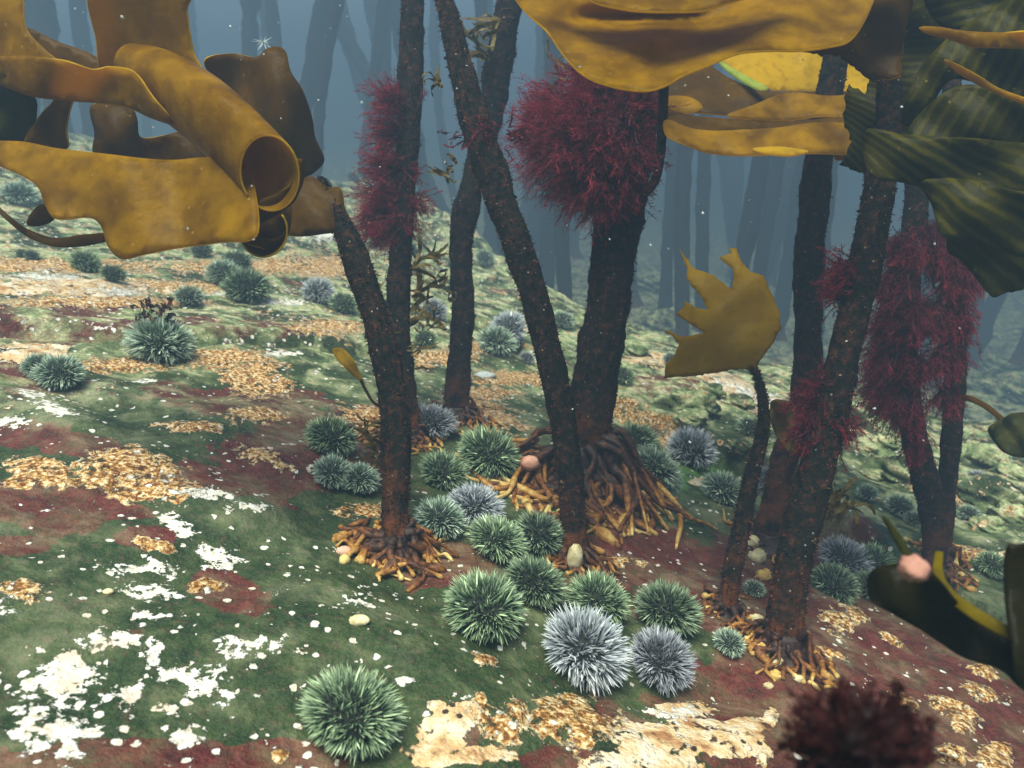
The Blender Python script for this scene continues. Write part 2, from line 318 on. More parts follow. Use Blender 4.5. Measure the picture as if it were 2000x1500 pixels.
crust = blobs([(250, 910, 90, 34), (290, 960, 100, 26), (170, 945, 60, 22), (70, 915, 62, 22), (60, 940, 60, 14), (500, 740, 60, 34), (450, 700, 70, 16), (540, 750, 30, 20), (395, 700, 40, 16), (490, 812, 56, 15), (370, 835, 70, 11), (515, 895, 58, 16, 18), (230, 715, 90, 12),
    (960, 810, 60, 22, 25), (940, 770, 60, 14), (1000, 740, 70, 12), (730, 820, 70, 26), (640, 640, 60, 12), (1100, 1400, 62, 42), (1150, 1430, 50, 36), (1010, 1395, 22, 28), (985, 1420, 40, 30), (940, 1385, 16, 30), (945, 1292, 26, 14), (290, 1065, 30, 14), (320, 1070, 22, 12), (40, 1155, 50, 22), (400, 1145, 36, 12),
    (1635, 1215, 38, 18, 30), (1670, 1200, 30, 16, 30), (1740, 1250, 30, 8, 30), (1630, 1278, 24, 8, 30), (1770, 1370, 36, 12, 35), (1865, 1385, 56, 18, 25), (1880, 1420, 24, 14, 20), (1920, 1310, 30, 12, 25), (1915, 1355, 44, 16, 20), (1860, 1475, 40, 20), (1940, 1480, 40, 30), (545, 1478, 18, 16),
    (1900, 1085, 60, 14, 15), (1270, 820, 70, 12, 10), (1180, 790, 60, 14), (1330, 860, 60, 10), (100, 520, 160, 10), (330, 560, 90, 9), (200, 590, 140, 8), (500, 520, 120, 10), (640, 520, 60, 16), (1200, 1100, 60, 10), (860, 700, 60, 12), (960, 680, 60, 10), (1830, 960, 60, 12, 20), (700, 1000, 50, 14), (1490, 1480, 12, 10)])
cream = blobs([(1320, 1440, 110, 46), (1420, 1450, 66, 42), (1270, 1492, 110, 26), (1330, 1390, 66, 18), (1450, 1420, 40, 24), (880, 1430, 50, 50), (860, 1480, 60, 30), (940, 1480, 60, 30), (905, 1390, 30, 24), (850, 1380, 22, 14), (1450, 770, 80, 20, 25), (1290, 700, 50, 9), (120, 560, 130, 14), (60, 690, 60, 16), (1505, 1400, 14, 20),
    (1990, 1080, 30, 10), (1380, 940, 26, 9), (1000, 640, 30, 5)])
maroon = blobs([(455, 1165, 70, 32, 12), (420, 1140, 40, 24), (90, 980, 150, 36, 5), (230, 1000, 60, 14), (30, 1065, 40, 14), (250, 1490, 260, 34), (560, 1480, 120, 30), (110, 600, 140, 34), (380, 640, 180, 16), (130, 650, 160, 22), (500, 780, 120, 20), (600, 890, 120, 60), (450, 940, 120, 20), (290, 1050, 50, 20),
    (1600, 1370, 220, 110), (1750, 1270, 180, 80, 25), (1900, 1430, 160, 90), (1250, 1090, 120, 50), (1350, 1130, 90, 60), (1500, 1130, 120, 90), (1660, 1060, 60, 50, 40), (850, 1100, 90, 40), (1310, 850, 60, 18, 10), (1300, 750, 90, 14), (60, 730, 60, 30), (30, 850, 60, 20), (150, 870, 60, 16), (1180, 1400, 14, 26), (920, 1425, 10, 30), (1100, 1490, 60, 20), (1420, 1330, 60, 20)])
bright = blobs([(1330, 935, 60, 22), (1370, 920, 40, 20), (1010, 740, 40, 14), (1260, 960, 40, 14)])
inv = np.where(ok, 1, 0)
speck = np.clip(0.32 + 0.9 * np.exp(-((PX - 150) / 420) ** 2 - ((PY - 1300) / 170) ** 2) + 1.0 * np.exp(-((PX - 300) / 700) ** 2 - ((PY - 540) / 170) ** 2) + 0.35 * np.exp(-((PX - 700) / 250) ** 2 - ((PY - 1220) / 60) ** 2), 0, 1) * np.where(PX > 1500, 0.5, 1) * inv
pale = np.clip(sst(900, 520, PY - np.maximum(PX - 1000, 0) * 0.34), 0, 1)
Z = Z + 0.0028 * sst(0.45, 0.8, crust + 0.5 * fbm(pn1, X * 26, Y * 26, 4)) + 0.0015 * sst(0.45, 0.8, cream + 0.4 * fbm(pn2, X * 26, Y * 26, 3))
nx, ny = len(xs), len(ys); idx = np.arange(nx * ny).reshape(ny, nx)
Fq = np.stack([idx[:-1, :-1], idx[:-1, 1:], idx[1:, 1:], idx[1:, :-1]], -1).reshape(-1, 4)
me = bpy.data.meshes.new('seabed'); me.vertices.add(nx * ny); me.vertices.foreach_set('co', np.stack([X, Y, Z], -1).astype(np.float32).ravel())
me.loops.add(Fq.size); me.loops.foreach_set('vertex_index', Fq.ravel().astype(np.int32)); me.polygons.add(len(Fq))
me.polygons.foreach_set('loop_start', np.arange(0, Fq.size, 4, dtype=np.int32)); me.polygons.foreach_set('loop_total', np.full(len(Fq), 4, dtype=np.int32))
me.polygons.foreach_set('use_smooth', np.ones(len(Fq), dtype=bool))
for k, v in dict(white=white, crust=crust, cream=cream, maroon=maroon, bright=bright, speck=speck, pale=pale).items():
    a = me.attributes.new(k, 'FLOAT', 'POINT'); a.data.foreach_set('value', v.astype(np.float32).ravel())
me.materials.append(M_BED); me.update(calc_edges=True)
bed = bpy.data.objects.new('seabed', me); col.objects.link(bed); tag(bed, kind='structure')

# ------------------------------------------------------------------ sheets (kelp blades)
def inside(poly, x, y):
    c = np.zeros(np.shape(x), bool); n = len(poly); j = n - 1
    for i in range(n):
        xi, yi = poly[i]; xj, yj = poly[j]
        cond = ((yi > y) != (yj > y)) & (x < (xj - xi) * (y - yi) / (yj - yi + 1e-12) + xi); c ^= cond; j = i
    return c
def sheet(name, outline, dfn, mat, parent, res=14, thick=0.0017, smooth=True, jag=0.0, seed=0, label=None, rib=None):
    rs = np.random.RandomState(seed + 7)
    ol = catmull(outline, 6, True) if smooth else np.array(outline, float)
    pts = []; n = len(ol)
    for i in range(n):
        a, b = ol[i], ol[(i + 1) % n]; L = np.hypot(*(b - a)); k = max(1, int(round(L / (res * 0.7))))
        for t in range(k): pts.append(a + (b - a) * t / k)
    pts = np.array(pts)
    keep = [0]
    for i in range(1, len(pts)):
        if np.hypot(*(pts[i] - pts[keep[-1]])) > res * 0.25: keep.append(i)
    pts = pts[keep]
    if jag: pts = pts + rs.normal(0, jag, pts.shape)
    x0, y0 = pts.min(0); x1, y1 = pts.max(0)
    gx, gy = np.meshgrid(np.arange(x0, x1, res), np.arange(y0, y1, res)); gx = gx + rs.uniform(-.25, .25, gx.shape) * res; gy = gy + rs.uniform(-.25, .25, gy.shape) * res
    m = inside(pts, gx, gy); q = np.stack([gx[m], gy[m]], -1)
    if len(q):
        dd = np.min(np.hypot(q[:, None, 0] - pts[None, :, 0], q[:, None, 1] - pts[None, :, 1]), axis=1); q = q[dd > res * 0.45]
    allp = np.vstack([pts, q]) if len(q) else pts
    vs, es, fs, *_ = delaunay_2d_cdt([Vector(p) for p in allp], [], [list(range(len(pts)))], 1, 1e-4)
    V = np.array([P(v[0], v[1], dfn(v[0], v[1])) for v in vs])
    o = link(name, V, [tuple(f) for f in fs], mat, parent, solid=thick, attrs={'rib': [rib(v[0], v[1]) for v in vs]} if rib else None)
    if label: o['label'] = label
    return o
def wav(d0, ax=0, ay=0, cx=0, cy=0, amp=0.013, lx=130, ly=90, ph=0.0):
    return lambda x, y: d0 + ax * (x - cx) / 1000 + ay * (y - cy) / 1000 + amp * math.sin(x / lx + y / ly + ph) + amp * 0.5 * math.sin(x / (lx * 0.43) - y / (ly * 0.6) + ph * 2)
def ribbon(name, pts, mat, parent, twist=0.0, thick=0.0012, n=8):
    """pts: (px, py, width_px, depth, tilt) centre line; loft across the width"""
    pts = catmull(np.array(pts, float), n); c = np.array([P(p[0], p[1], p[3]) for p in pts]); T = np.gradient(c, axis=0)
    T /= np.linalg.norm(T, axis=1)[:, None]; V = []; K = 7
    for i, p in enumerate(pts):
        view = c[i] - CAM; view /= np.linalg.norm(view); side = np.cross(T[i], view); side /= np.linalg.norm(side) + 1e-9
        w = p[2] * p[3] / F / 2; s = side * math.cos(p[4]) + view * math.sin(p[4]); b = np.cross(T[i], s)
        for k in range(K):
            u = -1 + 2 * k / (K - 1); V.append(c[i] + s * w * u + b * w * 0.25 * (1 - u * u) + b * 0.06 * w * math.sin(i * 0.8 + u * 2))
    f = [(i * K + k, i * K + k + 1, (i + 1) * K + k + 1, (i + 1) * K + k) for i in range(len(pts) - 1) for k in range(K - 1)]
    return link(name, V, f, mat, parent, solid=thick)

# ------------------------------------------------------------------ kelp stipes and holdfasts
def rough_stipe(name, path, rad, parent, seed, fuzz=1500, amp=0.20, foot=0.10, fl=(0.0010, 0.0034)):
    fuzz = int(fuzz * 3)
    rs = np.random.RandomState(seed); L = np.concatenate([[0], np.cumsum(np.linalg.norm(np.diff(path, axis=0), axis=1))])
    sides = 22; T, N, B = frame_along(path); a = np.linspace(0, 2 * np.pi, sides, endpoint=False)
    pl = Perlin(seed + 50); A, LL = np.meshgrid(a, L)
    disp = 1 + amp * fbm(pl, np.cos(A) * 1.6 + LL * 28, np.sin(A) * 1.6 + LL * 9, 4) + 0.13 * pl(LL * 14 + 3, LL * 0 + 2.5)
    rr = rad[:, None] * disp
    V = (path[:, None] + rr[..., None] * (np.cos(A)[..., None] * N[:, None] + np.sin(A)[..., None] * B[:, None])).reshape(-1, 3)
    n = len(path); f = [(i * sides + j, i * sides + (j + 1) % sides, (i + 1) * sides + (j + 1) % sides, (i + 1) * sides + j) for i in range(n - 1) for j in range(sides)]
    f.append(tuple((n - 1) * sides + j for j in range(sides))); mi = [0] * len(f)
    FT = np.clip(1 - LL / foot, 0, 1).ravel(); V = list(V); ft = list(FT)
    for k in range(fuzz):
        i = rs.randint(1, n - 1); j = rs.randint(sides)
        if float(pl(np.array(L[i] * 45 + 7.0), np.array(a[j] * 1.3))) < -0.05 and rs.rand() < 0.8: continue
        base = np.array(V[i * sides + j]); ang = a[j]
        out = math.cos(ang) * N[i] + math.sin(ang) * B[i]; d = out * rs.uniform(0.3, 1.1) + 0.55 * rs.normal(size=3) + np.array([0, 0, -0.2]); d /= np.linalg.norm(d)
        s = np.cross(d, rs.normal(size=3)); s /= np.linalg.norm(s); l = rs.uniform(*fl) * (1.5 if rs.rand() < 0.04 else 1); w = l * rs.uniform(0.25, 0.6)
        if rs.rand() < 0.6: l *= 1.6; w = l * 0.09
        o = len(V); V += [base - out * 0.0006 - s * w, base - out * 0.0006 + s * w, base + d * l * 0.6 + s * w * 1.1, base + d * l]; f += [(o, o + 1, o + 2, o + 3)]; mi.append(1); ft += [0] * 4
    return link(name, V, f, [M_STIPE, M_FUZZ], parent, mi=mi, attrs={'foot': ft})
def stipe_path(base, pts, dtop, n=14):
    """pts: (px, py, width) from the foot upward; foot stands on the seabed"""
    g, d0 = G(base[0], base[1]); g = g.copy(); arr = catmull(np.array([base] + pts, float), n)
    s = np.linspace(0, 1, len(arr)); dd = d0 + (dtop - d0) * s
    path = np.array([P(p[0], p[1], d) for p, d in zip(arr, dd)]); rad = arr[:, 2] * dd / F / 2
    path[0, 2] -= 0.004
    m = np.linspace(0, len(path) - 1, len(path) * 2); i0 = np.floor(m).astype(int).clip(0, len(path) - 2); t = (m - i0)[:, None]
    return g, path[i0] * (1 - t) + path[i0 + 1] * t, rad[i0] * (1 - t[:, 0]) + rad[i0 + 1] * t[:, 0], d0
def holdfast(parent, base, r, n, spread, h0, seed, thick=0.0035, pads=0.5):
    rs = np.random.RandomState(seed)
    # central cone
    cone_p = np.array([base + np.array([0, 0, z]) for z in (-0.01, 0.0, h0 * 0.25, h0 * 0.5, h0 * 0.8)]); cr = np.array([r * 1.9, r * 1.75, r * 1.45, r * 1.12, r * 0.9])
    v, f = tube(catmull(cone_p, 5), np.interp(np.linspace(0, 4, 21), range(5), cr), 20)
    pl = Perlin(seed); v = v + 0.005 * min(1, r / 0.03) * np.stack([pl(v[:, 0] * 90 + i, v[:, 1] * 90 + v[:, 2] * 70) for i in range(3)], -1)
    core = link('holdfast', v, f, M_HAPT, parent, attrs={'tip': np.repeat(np.linspace(0.16, -0.35, 21), 20)})
    n = int(n * 1.5)
    for k in range(n):
        a = 2 * math.pi * (k + rs.uniform(-0.35, 0.35)) / n; dr = np.array([math.cos(a), math.sin(a), 0]); sd = np.array([-dr[1], dr[0], 0])
        L = spread * rs.uniform(0.45, 1.25); hz = h0 * rs.uniform(0.05, 1.0) ** 1.4; p0 = base + dr * r * 0.8 + np.array([0, 0, hz]); pts = [p0]
        wig = rs.normal(0, 0.30, 6); humps = rs.normal(0, 0.16, 6); nseg = 6
        for i in range(1, nseg):
            u = i / (nseg - 1); q = base + dr * (r * 0.8 + L * u) + sd * L * wig[i] * u
            zg = float(ground(q[0], q[1])); zz = zg + 0.003 + (p0[2] - zg) * max(0.0, (1 - u) ** 1.6 + humps[i] * (1 - u)) + abs(humps[i]) * 0.03 * (1 - u); q[2] = zz if u < 1 else zg + 0.001; pts.append(q)
        path = catmull(pts, 5); th = thick * rs.uniform(0.6, 1.3); u = np.linspace(0, 1, len(path))
        rad = th * 0.84 * (1.35 - 0.8 * u) * (1 + 0.25 * np.sin(u * 17 + k) + 0.15 * np.sin(u * 41 + 2 * k)) ; 
        pad = rs.rand() < pads
        if pad: rad = rad * (1 + 0.9 * np.exp(-((u - 0.90) / 0.1) ** 2))
        v, f = tube(path, rad, 8); t = np.repeat(0.0 + 1.05 * u ** 1.5 * rs.choice([0.4, 0.75, 1.1]), 8)
        vs, fs, ts = [v], list(f), [t]; off = len(v)
        for b in range(rs.randint(2, 5)):
            i = rs.randint(5, len(path) - 5); q0 = path[i]; bl = L * rs.uniform(0.25, 0.5); da = rs.choice([-1, 1]) * rs.uniform(0.5, 1.1)
            bd = dr * math.cos(da) + sd * math.sin(da); bp = []
            for j in range(5):
                w = j / 4; q = q0 + bd * bl * w; zg = float(ground(q[0], q[1])); q = np.array([q[0], q[1], max(zg + 0.001, q0[2] * (1 - w) + (zg + 0.001) * w)]); bp.append(q)
            bp = catmull(bp, 3); rr = th * 0.74 * np.linspace(1, 0.6, len(bp)) * (1 + (0.8 if pads > 0.4 else 0) * np.exp(-((np.linspace(0, 1, len(bp)) - 0.9) / 0.12) ** 2))
            v2, f2 = tube(bp, rr, 7); vs.append(v2); fs += [tuple(q + off for q in g) for g in f2]; ts.append(np.repeat(np.linspace(0.15, rs.choice([0.45, 0.8, 1.05]), len(bp)), 7)); off += len(v2)
        link('root_branch', np.vstack(vs), fs, M_HAPT, core, attrs={'tip': np.concatenate(ts)}, org=np.array(parent.location))
    return core
def kelp(label, base, pts, dtop, seed, hf=(16, 0.05, 0.03), fuzz=1500, foot=0.10, group='large kelp stipes in the foreground', pads=0.5, thick=0.0035, name='kelp'):
    g, path, rad, d0 = stipe_path(base, pts, dtop)
    root = empty(name, tuple(g), label, 'kelp', group)
    rough_stipe('stipe', path, rad, root, seed, fuzz, foot=foot)
    if hf: holdfast(root, g, float(rad[0]), hf[0], hf[1], hf[2], seed + 1, thick, pads)
    return root, path, rad, d0

K1, p1, r1, _ = kelp('rough kelp stipe leaning left into the big curled amber blade, yellow tipped holdfast', (775, 1075, 56), [(772, 1000, 50), (774, 900, 56), (770, 800, 58), (752, 690, 56), (728, 600, 54), (700, 520, 50), (675, 455, 42), (650, 395, 28), (625, 350, 18)], 0.86, 11, (18, 0.043, 0.022), 2400)
K2, p2, r2, _ = kelp('straight upright kelp stipe close behind the leaning one, wearing red seaweed halfway up', (800, 860, 50), [(790, 760, 48), (778, 640, 46), (778, 560, 46), (785, 450, 44), (795, 300, 46), (802, 150, 48), (806, 0, 44), (808, -120, 44)], 1.08, 12, (12, 0.05, 0.025), 2200)
K3, p3, r3, _ = kelp('kelp stipe that crosses behind the long diagonal stipe and leans right at the top', (893, 820, 46), [(893, 760, 48), (898, 690, 44), (905, 600, 46), (900, 500, 46), (908, 420, 50), (930, 330, 46), (955, 240, 48), (972, 140, 56), (985, 60, 54), (1000, -20, 50), (1010, -100, 48)], 1.15, 13, (12, 0.045, 0.03), 2400)
K4, p4, r4, _ = kelp('long kelp stipe slanting from upper left down to a pale yellow foot among urchins', (1122, 1095, 54), [(1120, 1010, 48), (1110, 900, 52), (1092, 780, 52), (1062, 650, 54), (1028, 530, 56), (985, 410, 62), (945, 290, 62), (915, 190, 54), (890, 90, 44), (868, 0, 38), (850, -80, 36)], 0.92, 14, (10, 0.035, 0.018), 2800)
K5, p5, r5, _ = kelp('thickest kelp stipe at centre, on a wide holdfast of branching orange roots', (1132, 950, 112), [(1140, 880, 104), (1152, 800, 94), (1165, 720, 84), (1185, 610, 84), (1195, 520, 88), (1212, 420, 88), (1235, 300, 84), (1250, 200, 76), (1262, 100, 70), (1270, 0, 66)], 1.02, 15, (60, 0.105, 0.085), 3000, 0.16, thick=0.0058, pads=0.25)
K7, p7, r7, _ = kelp('young slim kelp with one torn hand-shaped yellow brown frond', (1422, 1200, 38), [(1430, 1120, 36), (1446, 1040, 34), (1468, 930, 30), (1488, 850, 26), (1491, 790, 21), (1480, 740, 14), (1470, 715, 12)], 0.90, 16, (9, 0.03, 0.015), 1300)
K8, p8, r8, _ = kelp('kelp stipe with reddish brown foot behind the thick dark right-hand one', (1500, 1062, 58), [(1516, 970, 52), (1538, 880, 50), (1568, 790, 50), (1578, 690, 50), (1578, 560, 52), (1586, 440, 54), (1598, 320, 54), (1616, 200, 52), (1636, 90, 48), (1650, -20, 46), (1655, -80, 46)], 1.0, 17, (12, 0.045, 0.03), 1700, foot=0.32)
K9, p9, r9, _ = kelp('thick dark kelp stipe at front right with small yellow knobs around its foot', (1525, 1270, 74), [(1538, 1170, 66), (1555, 1070, 66), (1583, 960, 64), (1612, 850, 62), (1640, 730, 62), (1670, 600, 62), (1700, 470, 58), (1718, 360, 56), (1732, 240, 54), (1742, 120, 50), (1748, 0, 48), (1750, -80, 48)], 0.80, 18, (14, 0.035, 0.03), 3000)
K10, p10, r10, _ = kelp('kelp stipe bent left under heavy red seaweed, right of the thick dark stipe', (1822, 1120, 44), [(1826, 1050, 44), (1815, 970, 46), (1798, 900, 48), (1778, 820, 46), (1768, 720, 44), (1772, 600, 42), (1782, 480, 42), (1790, 380, 42), (1795, 250, 40), (1800, 80, 38), (1802, -120, 36)], 1.0, 19, (8, 0.04, 0.02), 1800)
K11, p11, r11, _ = kelp('straight slim kelp stipe at far right with a small leaf on a thin side stem', (1838, 1085, 36), [(1845, 1000, 34), (1856, 880, 34), (1866, 740, 36), (1870, 600, 38), (1868, 480, 38), (1862, 370, 36), (1860, 250, 34), (1858, 80, 32), (1856, -120, 30)], 1.06, 20, (7, 0.035, 0.02), 1500)

# ---- blades of the left-hand kelp
bl = lambda ol, dfn, m, root=K1, **k: sheet('blade', ol, dfn, m, root, **k)
bl([(-60, 268), (0, 275), (50, 278), (110, 290), (200, 300), (280, 310), (340, 313), (400, 308), (475, 312), (500, 380), (500, 462), (430, 474), (350, 484), (280, 498), (238, 506), (212, 482), (198, 442), (172, 425), (110, 428), (88, 400), (78, 372), (58, 352), (0, 325), (-60, 300)], wav(0.66, -0.10, -0.14, 300, 300, 0.010, 75, 160, 0.4), M_AMBER)
bl([(398, 122), (450, 104), (500, 112), (520, 96), (545, 92), (560, 105), (568, 140), (590, 175), (608, 225), (615, 268), (633, 312), (612, 338), (590, 352), (560, 400), (520, 380), (500, 300), (450, 200)], wav(0.84, 0.1, 0.15, 500, 200, 0.016, 40, 90, 1.0), M_BROWN)
bl([(500, 380), (560, 372), (604, 345), (640, 366), (666, 368), (674, 410), (682, 452), (640, 456), (590, 462), (545, 455), (520, 430)], wav(0.84, 0.1, 0.0, 600, 400, 0.010, 50, 40, 0.0), M_BROWN)
bl([(182, -40), (380, -40), (372, 0), (366, 22), (378, 100), (395, 145), (340, 190), (270, 175), (200, 140), (188, 80)], wav(0.72, -0.05, 0.2, 280, 60, 0.010, 50, 200, 2.0), M_AMBER)
bl([(-60, -60), (40, -60), (46, 0), (50, 52), (80, 90), (120, 128), (90, 150), (0, 150), (-60, 150)], wav(0.70, -0.1, 0.1, 0, 60, 0.008, 60, 120, 2.6), M_AMBER)
bl([(50, 55), (110, 80), (190, 112), (210, 150), (150, 150), (90, 118)], wav(0.80, 0, 0.1, 100, 90, 0.006), M_BROWN)
bl([(-60, 108), (0, 110), (60, 110), (125, 118), (180, 135), (215, 130), (262, 140), (300, 190), (340, 240), (300, 232), (250, 210), (200, 202), (120, 195), (60, 188), (0, 166), (-60, 150)], wav(0.68, -0.1, 0.3, 100, 110, 0.012, 45, 60, 0.3), M_AMBER)
bl([(-60, 150), (0, 165), (66, 188), (70, 240), (60, 275), (0, 275), (-60, 280)], wav(0.74, 0, 0, 0, 200, 0.008, 30, 50, 0.3), M_OLIVE)
bl([(135, 150), (160, 160), (140, 205), (130, 250), (128, 292), (50, 282), (75, 230), (110, 190)], wav(0.72, 0, 0.1, 100, 200, 0.008, 25, 90, 0.9), M_BROWN)
bl([(180, 205), (250, 205), (268, 232), (275, 268), (330, 262), (420, 240), (480, 260), (500, 330), (280, 320), (188, 305), (186, 260)], wav(0.80, 0, 0.05, 300, 260, 0.012, 40, 50, 0.2), M_BROWN)
bl([(52, 438), (70, 405), (98, 398), (108, 425), (85, 440)], wav(0.72, 0, 0, 0, 0, 0.004, 20, 20), M_BROWN)
ribbon('blade', [(-40, 375, 10, 0.72, 0), (20, 430, 10, 0.72, 0.3), (60, 458, 14, 0.73, 0.2), (110, 474, 18, 0.73, 0.4), (160, 470, 22, 0.74, 0.2), (215, 462, 16, 0.76, 0.1)], M_BROWN, K1)
# rolled blade: an open tube whose mouth faces the camera
def roll(parent, rings, a0, a1, mat, n=10, K=40):
    rings = catmull(np.array(rings, float), n); V = []
    for r in rings:
        cx, cy, rx, ry, rot, d, tl = r
        for k in range(K):
            a = R(a0 + (a1 - a0) * k / (K - 1)); u, v = rx * math.cos(a), ry * math.sin(a); c, s = math.cos(R(rot)), math.sin(R(rot))
            V.append(P(cx + u * c - v * s, cy + u * s + v * c, d + tl * math.sin(a) ))
    f = [(i * K + k, i * K + k + 1, (i + 1) * K + k + 1, (i + 1) * K + k) for i in range(len(rings) - 1) for k in range(K - 1)]
    return link('blade', V, f, mat, parent, solid=0.0016)
roll(K1, [(527, 338, 57, 74, -8, 0.62, 0.012), (490, 300, 60, 76, -15, 0.64, 0.02), (440, 250, 62, 76, -25, 0.66, 0.03), (380, 200, 62, 72, -30, 0.69, 0.03), (310, 155, 56, 62, -35, 0.72, 0.03), (262, 125, 36, 40, -40, 0.74, 0.02)], -215, 130, M_AMBER)
roll(K1, [(515, 452, 46, 50, 10, 0.64, 0.01), (520, 440, 44, 46, 10, 0.68, 0.01), (526, 428, 40, 40, 10, 0.73, 0.01)], -50, 235, M_BROWN, 6)
bl([(476, 415), (500, 400), (540, 402), (566, 395), (568, 440), (550, 480), (515, 500), (482, 488), (468, 455)], wav(0.75, 0, 0, 0, 0, 0.008, 20, 20), M_BROWN)
ribbon('blade', [(585, 310, 10, 0.63, 0.2), (582, 352, 22, 0.635, 0.6), (560, 385, 34, 0.64, 0.5), (520, 408, 40, 0.64, 0.4), (486, 428, 42, 0.64, 0.5), (486, 462, 40, 0.645, 0.8), (520, 478, 26, 0.65, 0.9)], M_BROWN, K1)
# small leaf on the leaning kelp
sheet('leaf', [(650, 682), (668, 680), (688, 700), (700, 722), (708, 744), (692, 736), (672, 716), (655, 698)], wav(0.98, 0, 0, 0, 0, 0.004, 15, 15), M_YELLOW, K2, res=7)
ribbon('leaf_stem', [(704, 740, 6, 0.98, 0), (716, 765, 5, 0.99, 0), (735, 790, 5, 1.0, 0), (775, 800, 5, 1.05, 0)], M_BROWN, K2)

# ---- big amber blade across the top: belongs to the thick centre kelp
sheet('blade', [(985, -60), (1005, -5), (1030, 28), (1068, 62), (1098, 105), (1130, 140), (1165, 160), (1215, 174), (1262, 178), (1300, 168), (1335, 148), (1385, 128), (1440, 106), (1500, 100), (1560, 100), (1620, 92), (1660, 80), (1690, 40), (1710, -10), (1715, -60)], lambda x, y: 0.62 - 0.0006 * (y - 80) + 0.05 * math.exp(-((y - 35 - 0.0003 * (x - 1250) ** 2 * 0.2) / 22) ** 2 - ((x - 1250) / 130) ** 2) + 0.008 * math.sin(x / 90) + 0.005 * math.sin(x / 37 + y / 30), M_AMBER, K5, res=12)
sheet('blade', [(1100, -70), (1128, -20), (1158, 4), (1200, 16), (1250, 23), (1310, 24), (1370, 22), (1420, 8), (1500, -20), (1560, -70)], wav(0.585, 0.0, -0.35, 1250, 20, 0.006, 80, 60), M_AMBER, K5, res=12)
K6p = np.array([P(*q) for q in ((1225, 395, 1.02), (1258, 378, 0.98), (1280, 350, 0.96), (1290, 300, 0.95), (1294, 230, 0.93), (1296, 160, 0.9), (1290, 100, 0.85))]); K6p = catmull(K6p, 10)
K6 = empty('young_kelp', tuple(K6p[0]), 'thin bare young kelp stem curving up from the thickest stipe beside red seaweed', 'kelp')
rough_stipe('stipe', K6p, np.linspace(0.0062, 0.006, len(K6p)), K6, 77, 150, amp=0.05, fl=(0.001, 0.002))

# ---- layered blades behind
NB = empty('kelp_blade_cluster', tuple(P(1600, 200, 1.15)), 'stack of wavy amber kelp blades seen edge on under the big top blade', 'kelp')
nb = lambda ol, d, m, ph=0, **k: sheet('blade', ol, wav(d, 0.0, -0.55, 1450, 200, 0.012, 45, 70, ph), m, NB, res=11, seed=int(ph * 10), **k)
nb([(1395, 108), (1440, 100), (1545, 96), (1620, 86), (1700, 92), (1700, 190), (1600, 182), (1500, 176), (1440, 150)], 1.10, M_YELLOW, 0.3, smooth=False, jag=1.2)
nb([(1300, 168), (1340, 140), (1372, 122), (1420, 150), (1470, 172), (1540, 182), (1620, 178), (1700, 190), (1700, 240), (1560, 238), (1450, 228), (1340, 218), (1300, 200)], 1.06, M_BROWN, 1.1)
nb([(1395, 112), (1425, 130), (1460, 150), (1500, 172), (1480, 176), (1430, 148)], 1.04, M_LIME, 0.5)
nb([(1300, 190), (1345, 190), (1372, 208), (1345, 222), (1300, 214)], 1.02, M_AMBER, 0.2)
nb([(1420, 226), (1470, 206), (1520, 186), (1560, 182), (1620, 188), (1700, 186), (1700, 226), (1600, 228), (1540, 236), (1470, 234)], 0.99, M_AMBER, 1.8)
nb([(1300, 214), (1350, 226), (1420, 232), (1540, 238), (1640, 230), (1700, 236), (1700, 262), (1560, 262), (1450, 256), (1370, 262), (1300, 238)], 0.985, M_BROWN, 2.2)
nb([(1300, 234), (1345, 250), (1390, 256), (1450, 254), (1520, 250), (1600, 240), (1700, 250), (1700, 298), (1580, 300), (1500, 303), (1430, 304), (1380, 298), (1335, 282), (1300, 264)], 0.96, M_AMBER, 3.0)
nb([(1470, 291), (1520, 287), (1560, 292), (1580, 297), (1545, 305), (1500, 302)], 0.94, M_YELLOW, 3.4)
nb([(1632, 245), (1652, 252), (1665, 285), (1668, 306), (1632, 312), (1628, 280)], 0.98, M_AMBER, 3.8)

# ---- dark frond of the front right kelp, split in straps that fan to the right
FAN = lambda x, y: 150 * math.atan2(y - 120, x - 1480)
DIA = lambda x, y: 0.33 * (x * 0.86 + y * 0.50)
fr = lambda ol, d, m, ph=0, ax=-0.15, **k: sheet('frond_strap', ol, wav(d, ax, 0.1, 1850, 250, 0.006, 60, 33, ph), m, K9, res=12, seed=int(ph * 7), rib=(DIA if ph in (1.0, 3.0) else FAN) if m is M_RIB else None, **k)
fr([(1655, 165), (1690, 185), (1720, 60), (1700, 0), (1650, 40), (1700, -60), (1860, -60), (1860, 60), (1810, 140), (1780, 330), (1700, 345), (1640, 320), (1665, 280), (1645, 230)], 0.78, M_RIB, 0.0, smooth=False, jag=2)
fr([(1600, 60), (1660, 20), (1720, -60), (1800, -60), (1770, 60), (1760, 150), (1700, 160), (1640, 108), (1570, 104)], 0.74, M_BROWN, 0.9, smooth=False, jag=2)
fr([(1760, 235), (1800, 130), (1900, 40), (2070, -30), (2070, 180), (1980, 190), (1900, 160), (1850, 160), (1800, 235)], 0.72, M_RIB, 1.0)
fr([(1815, -60), (2070, -60), (2070, 62), (1980, 66), (1900, 60), (1825, 40)], 0.75, M_RIB, 1.4)
fr([(1795, 54), (1830, 52), (1880, 60), (1940, 64), (2070, 60), (2070, 94), (1950, 94), (1900, 92), (1850, 76), (1815, 68)], 0.68, M_AMBER, 2.0)
fr([(1845, 116), (1875, 128), (1915, 150), (1960, 176), (2070, 215), (2070, 235), (1990, 200), (1930, 176), (1895, 158), (1862, 136)], 0.68, M_AMBER, 2.5)
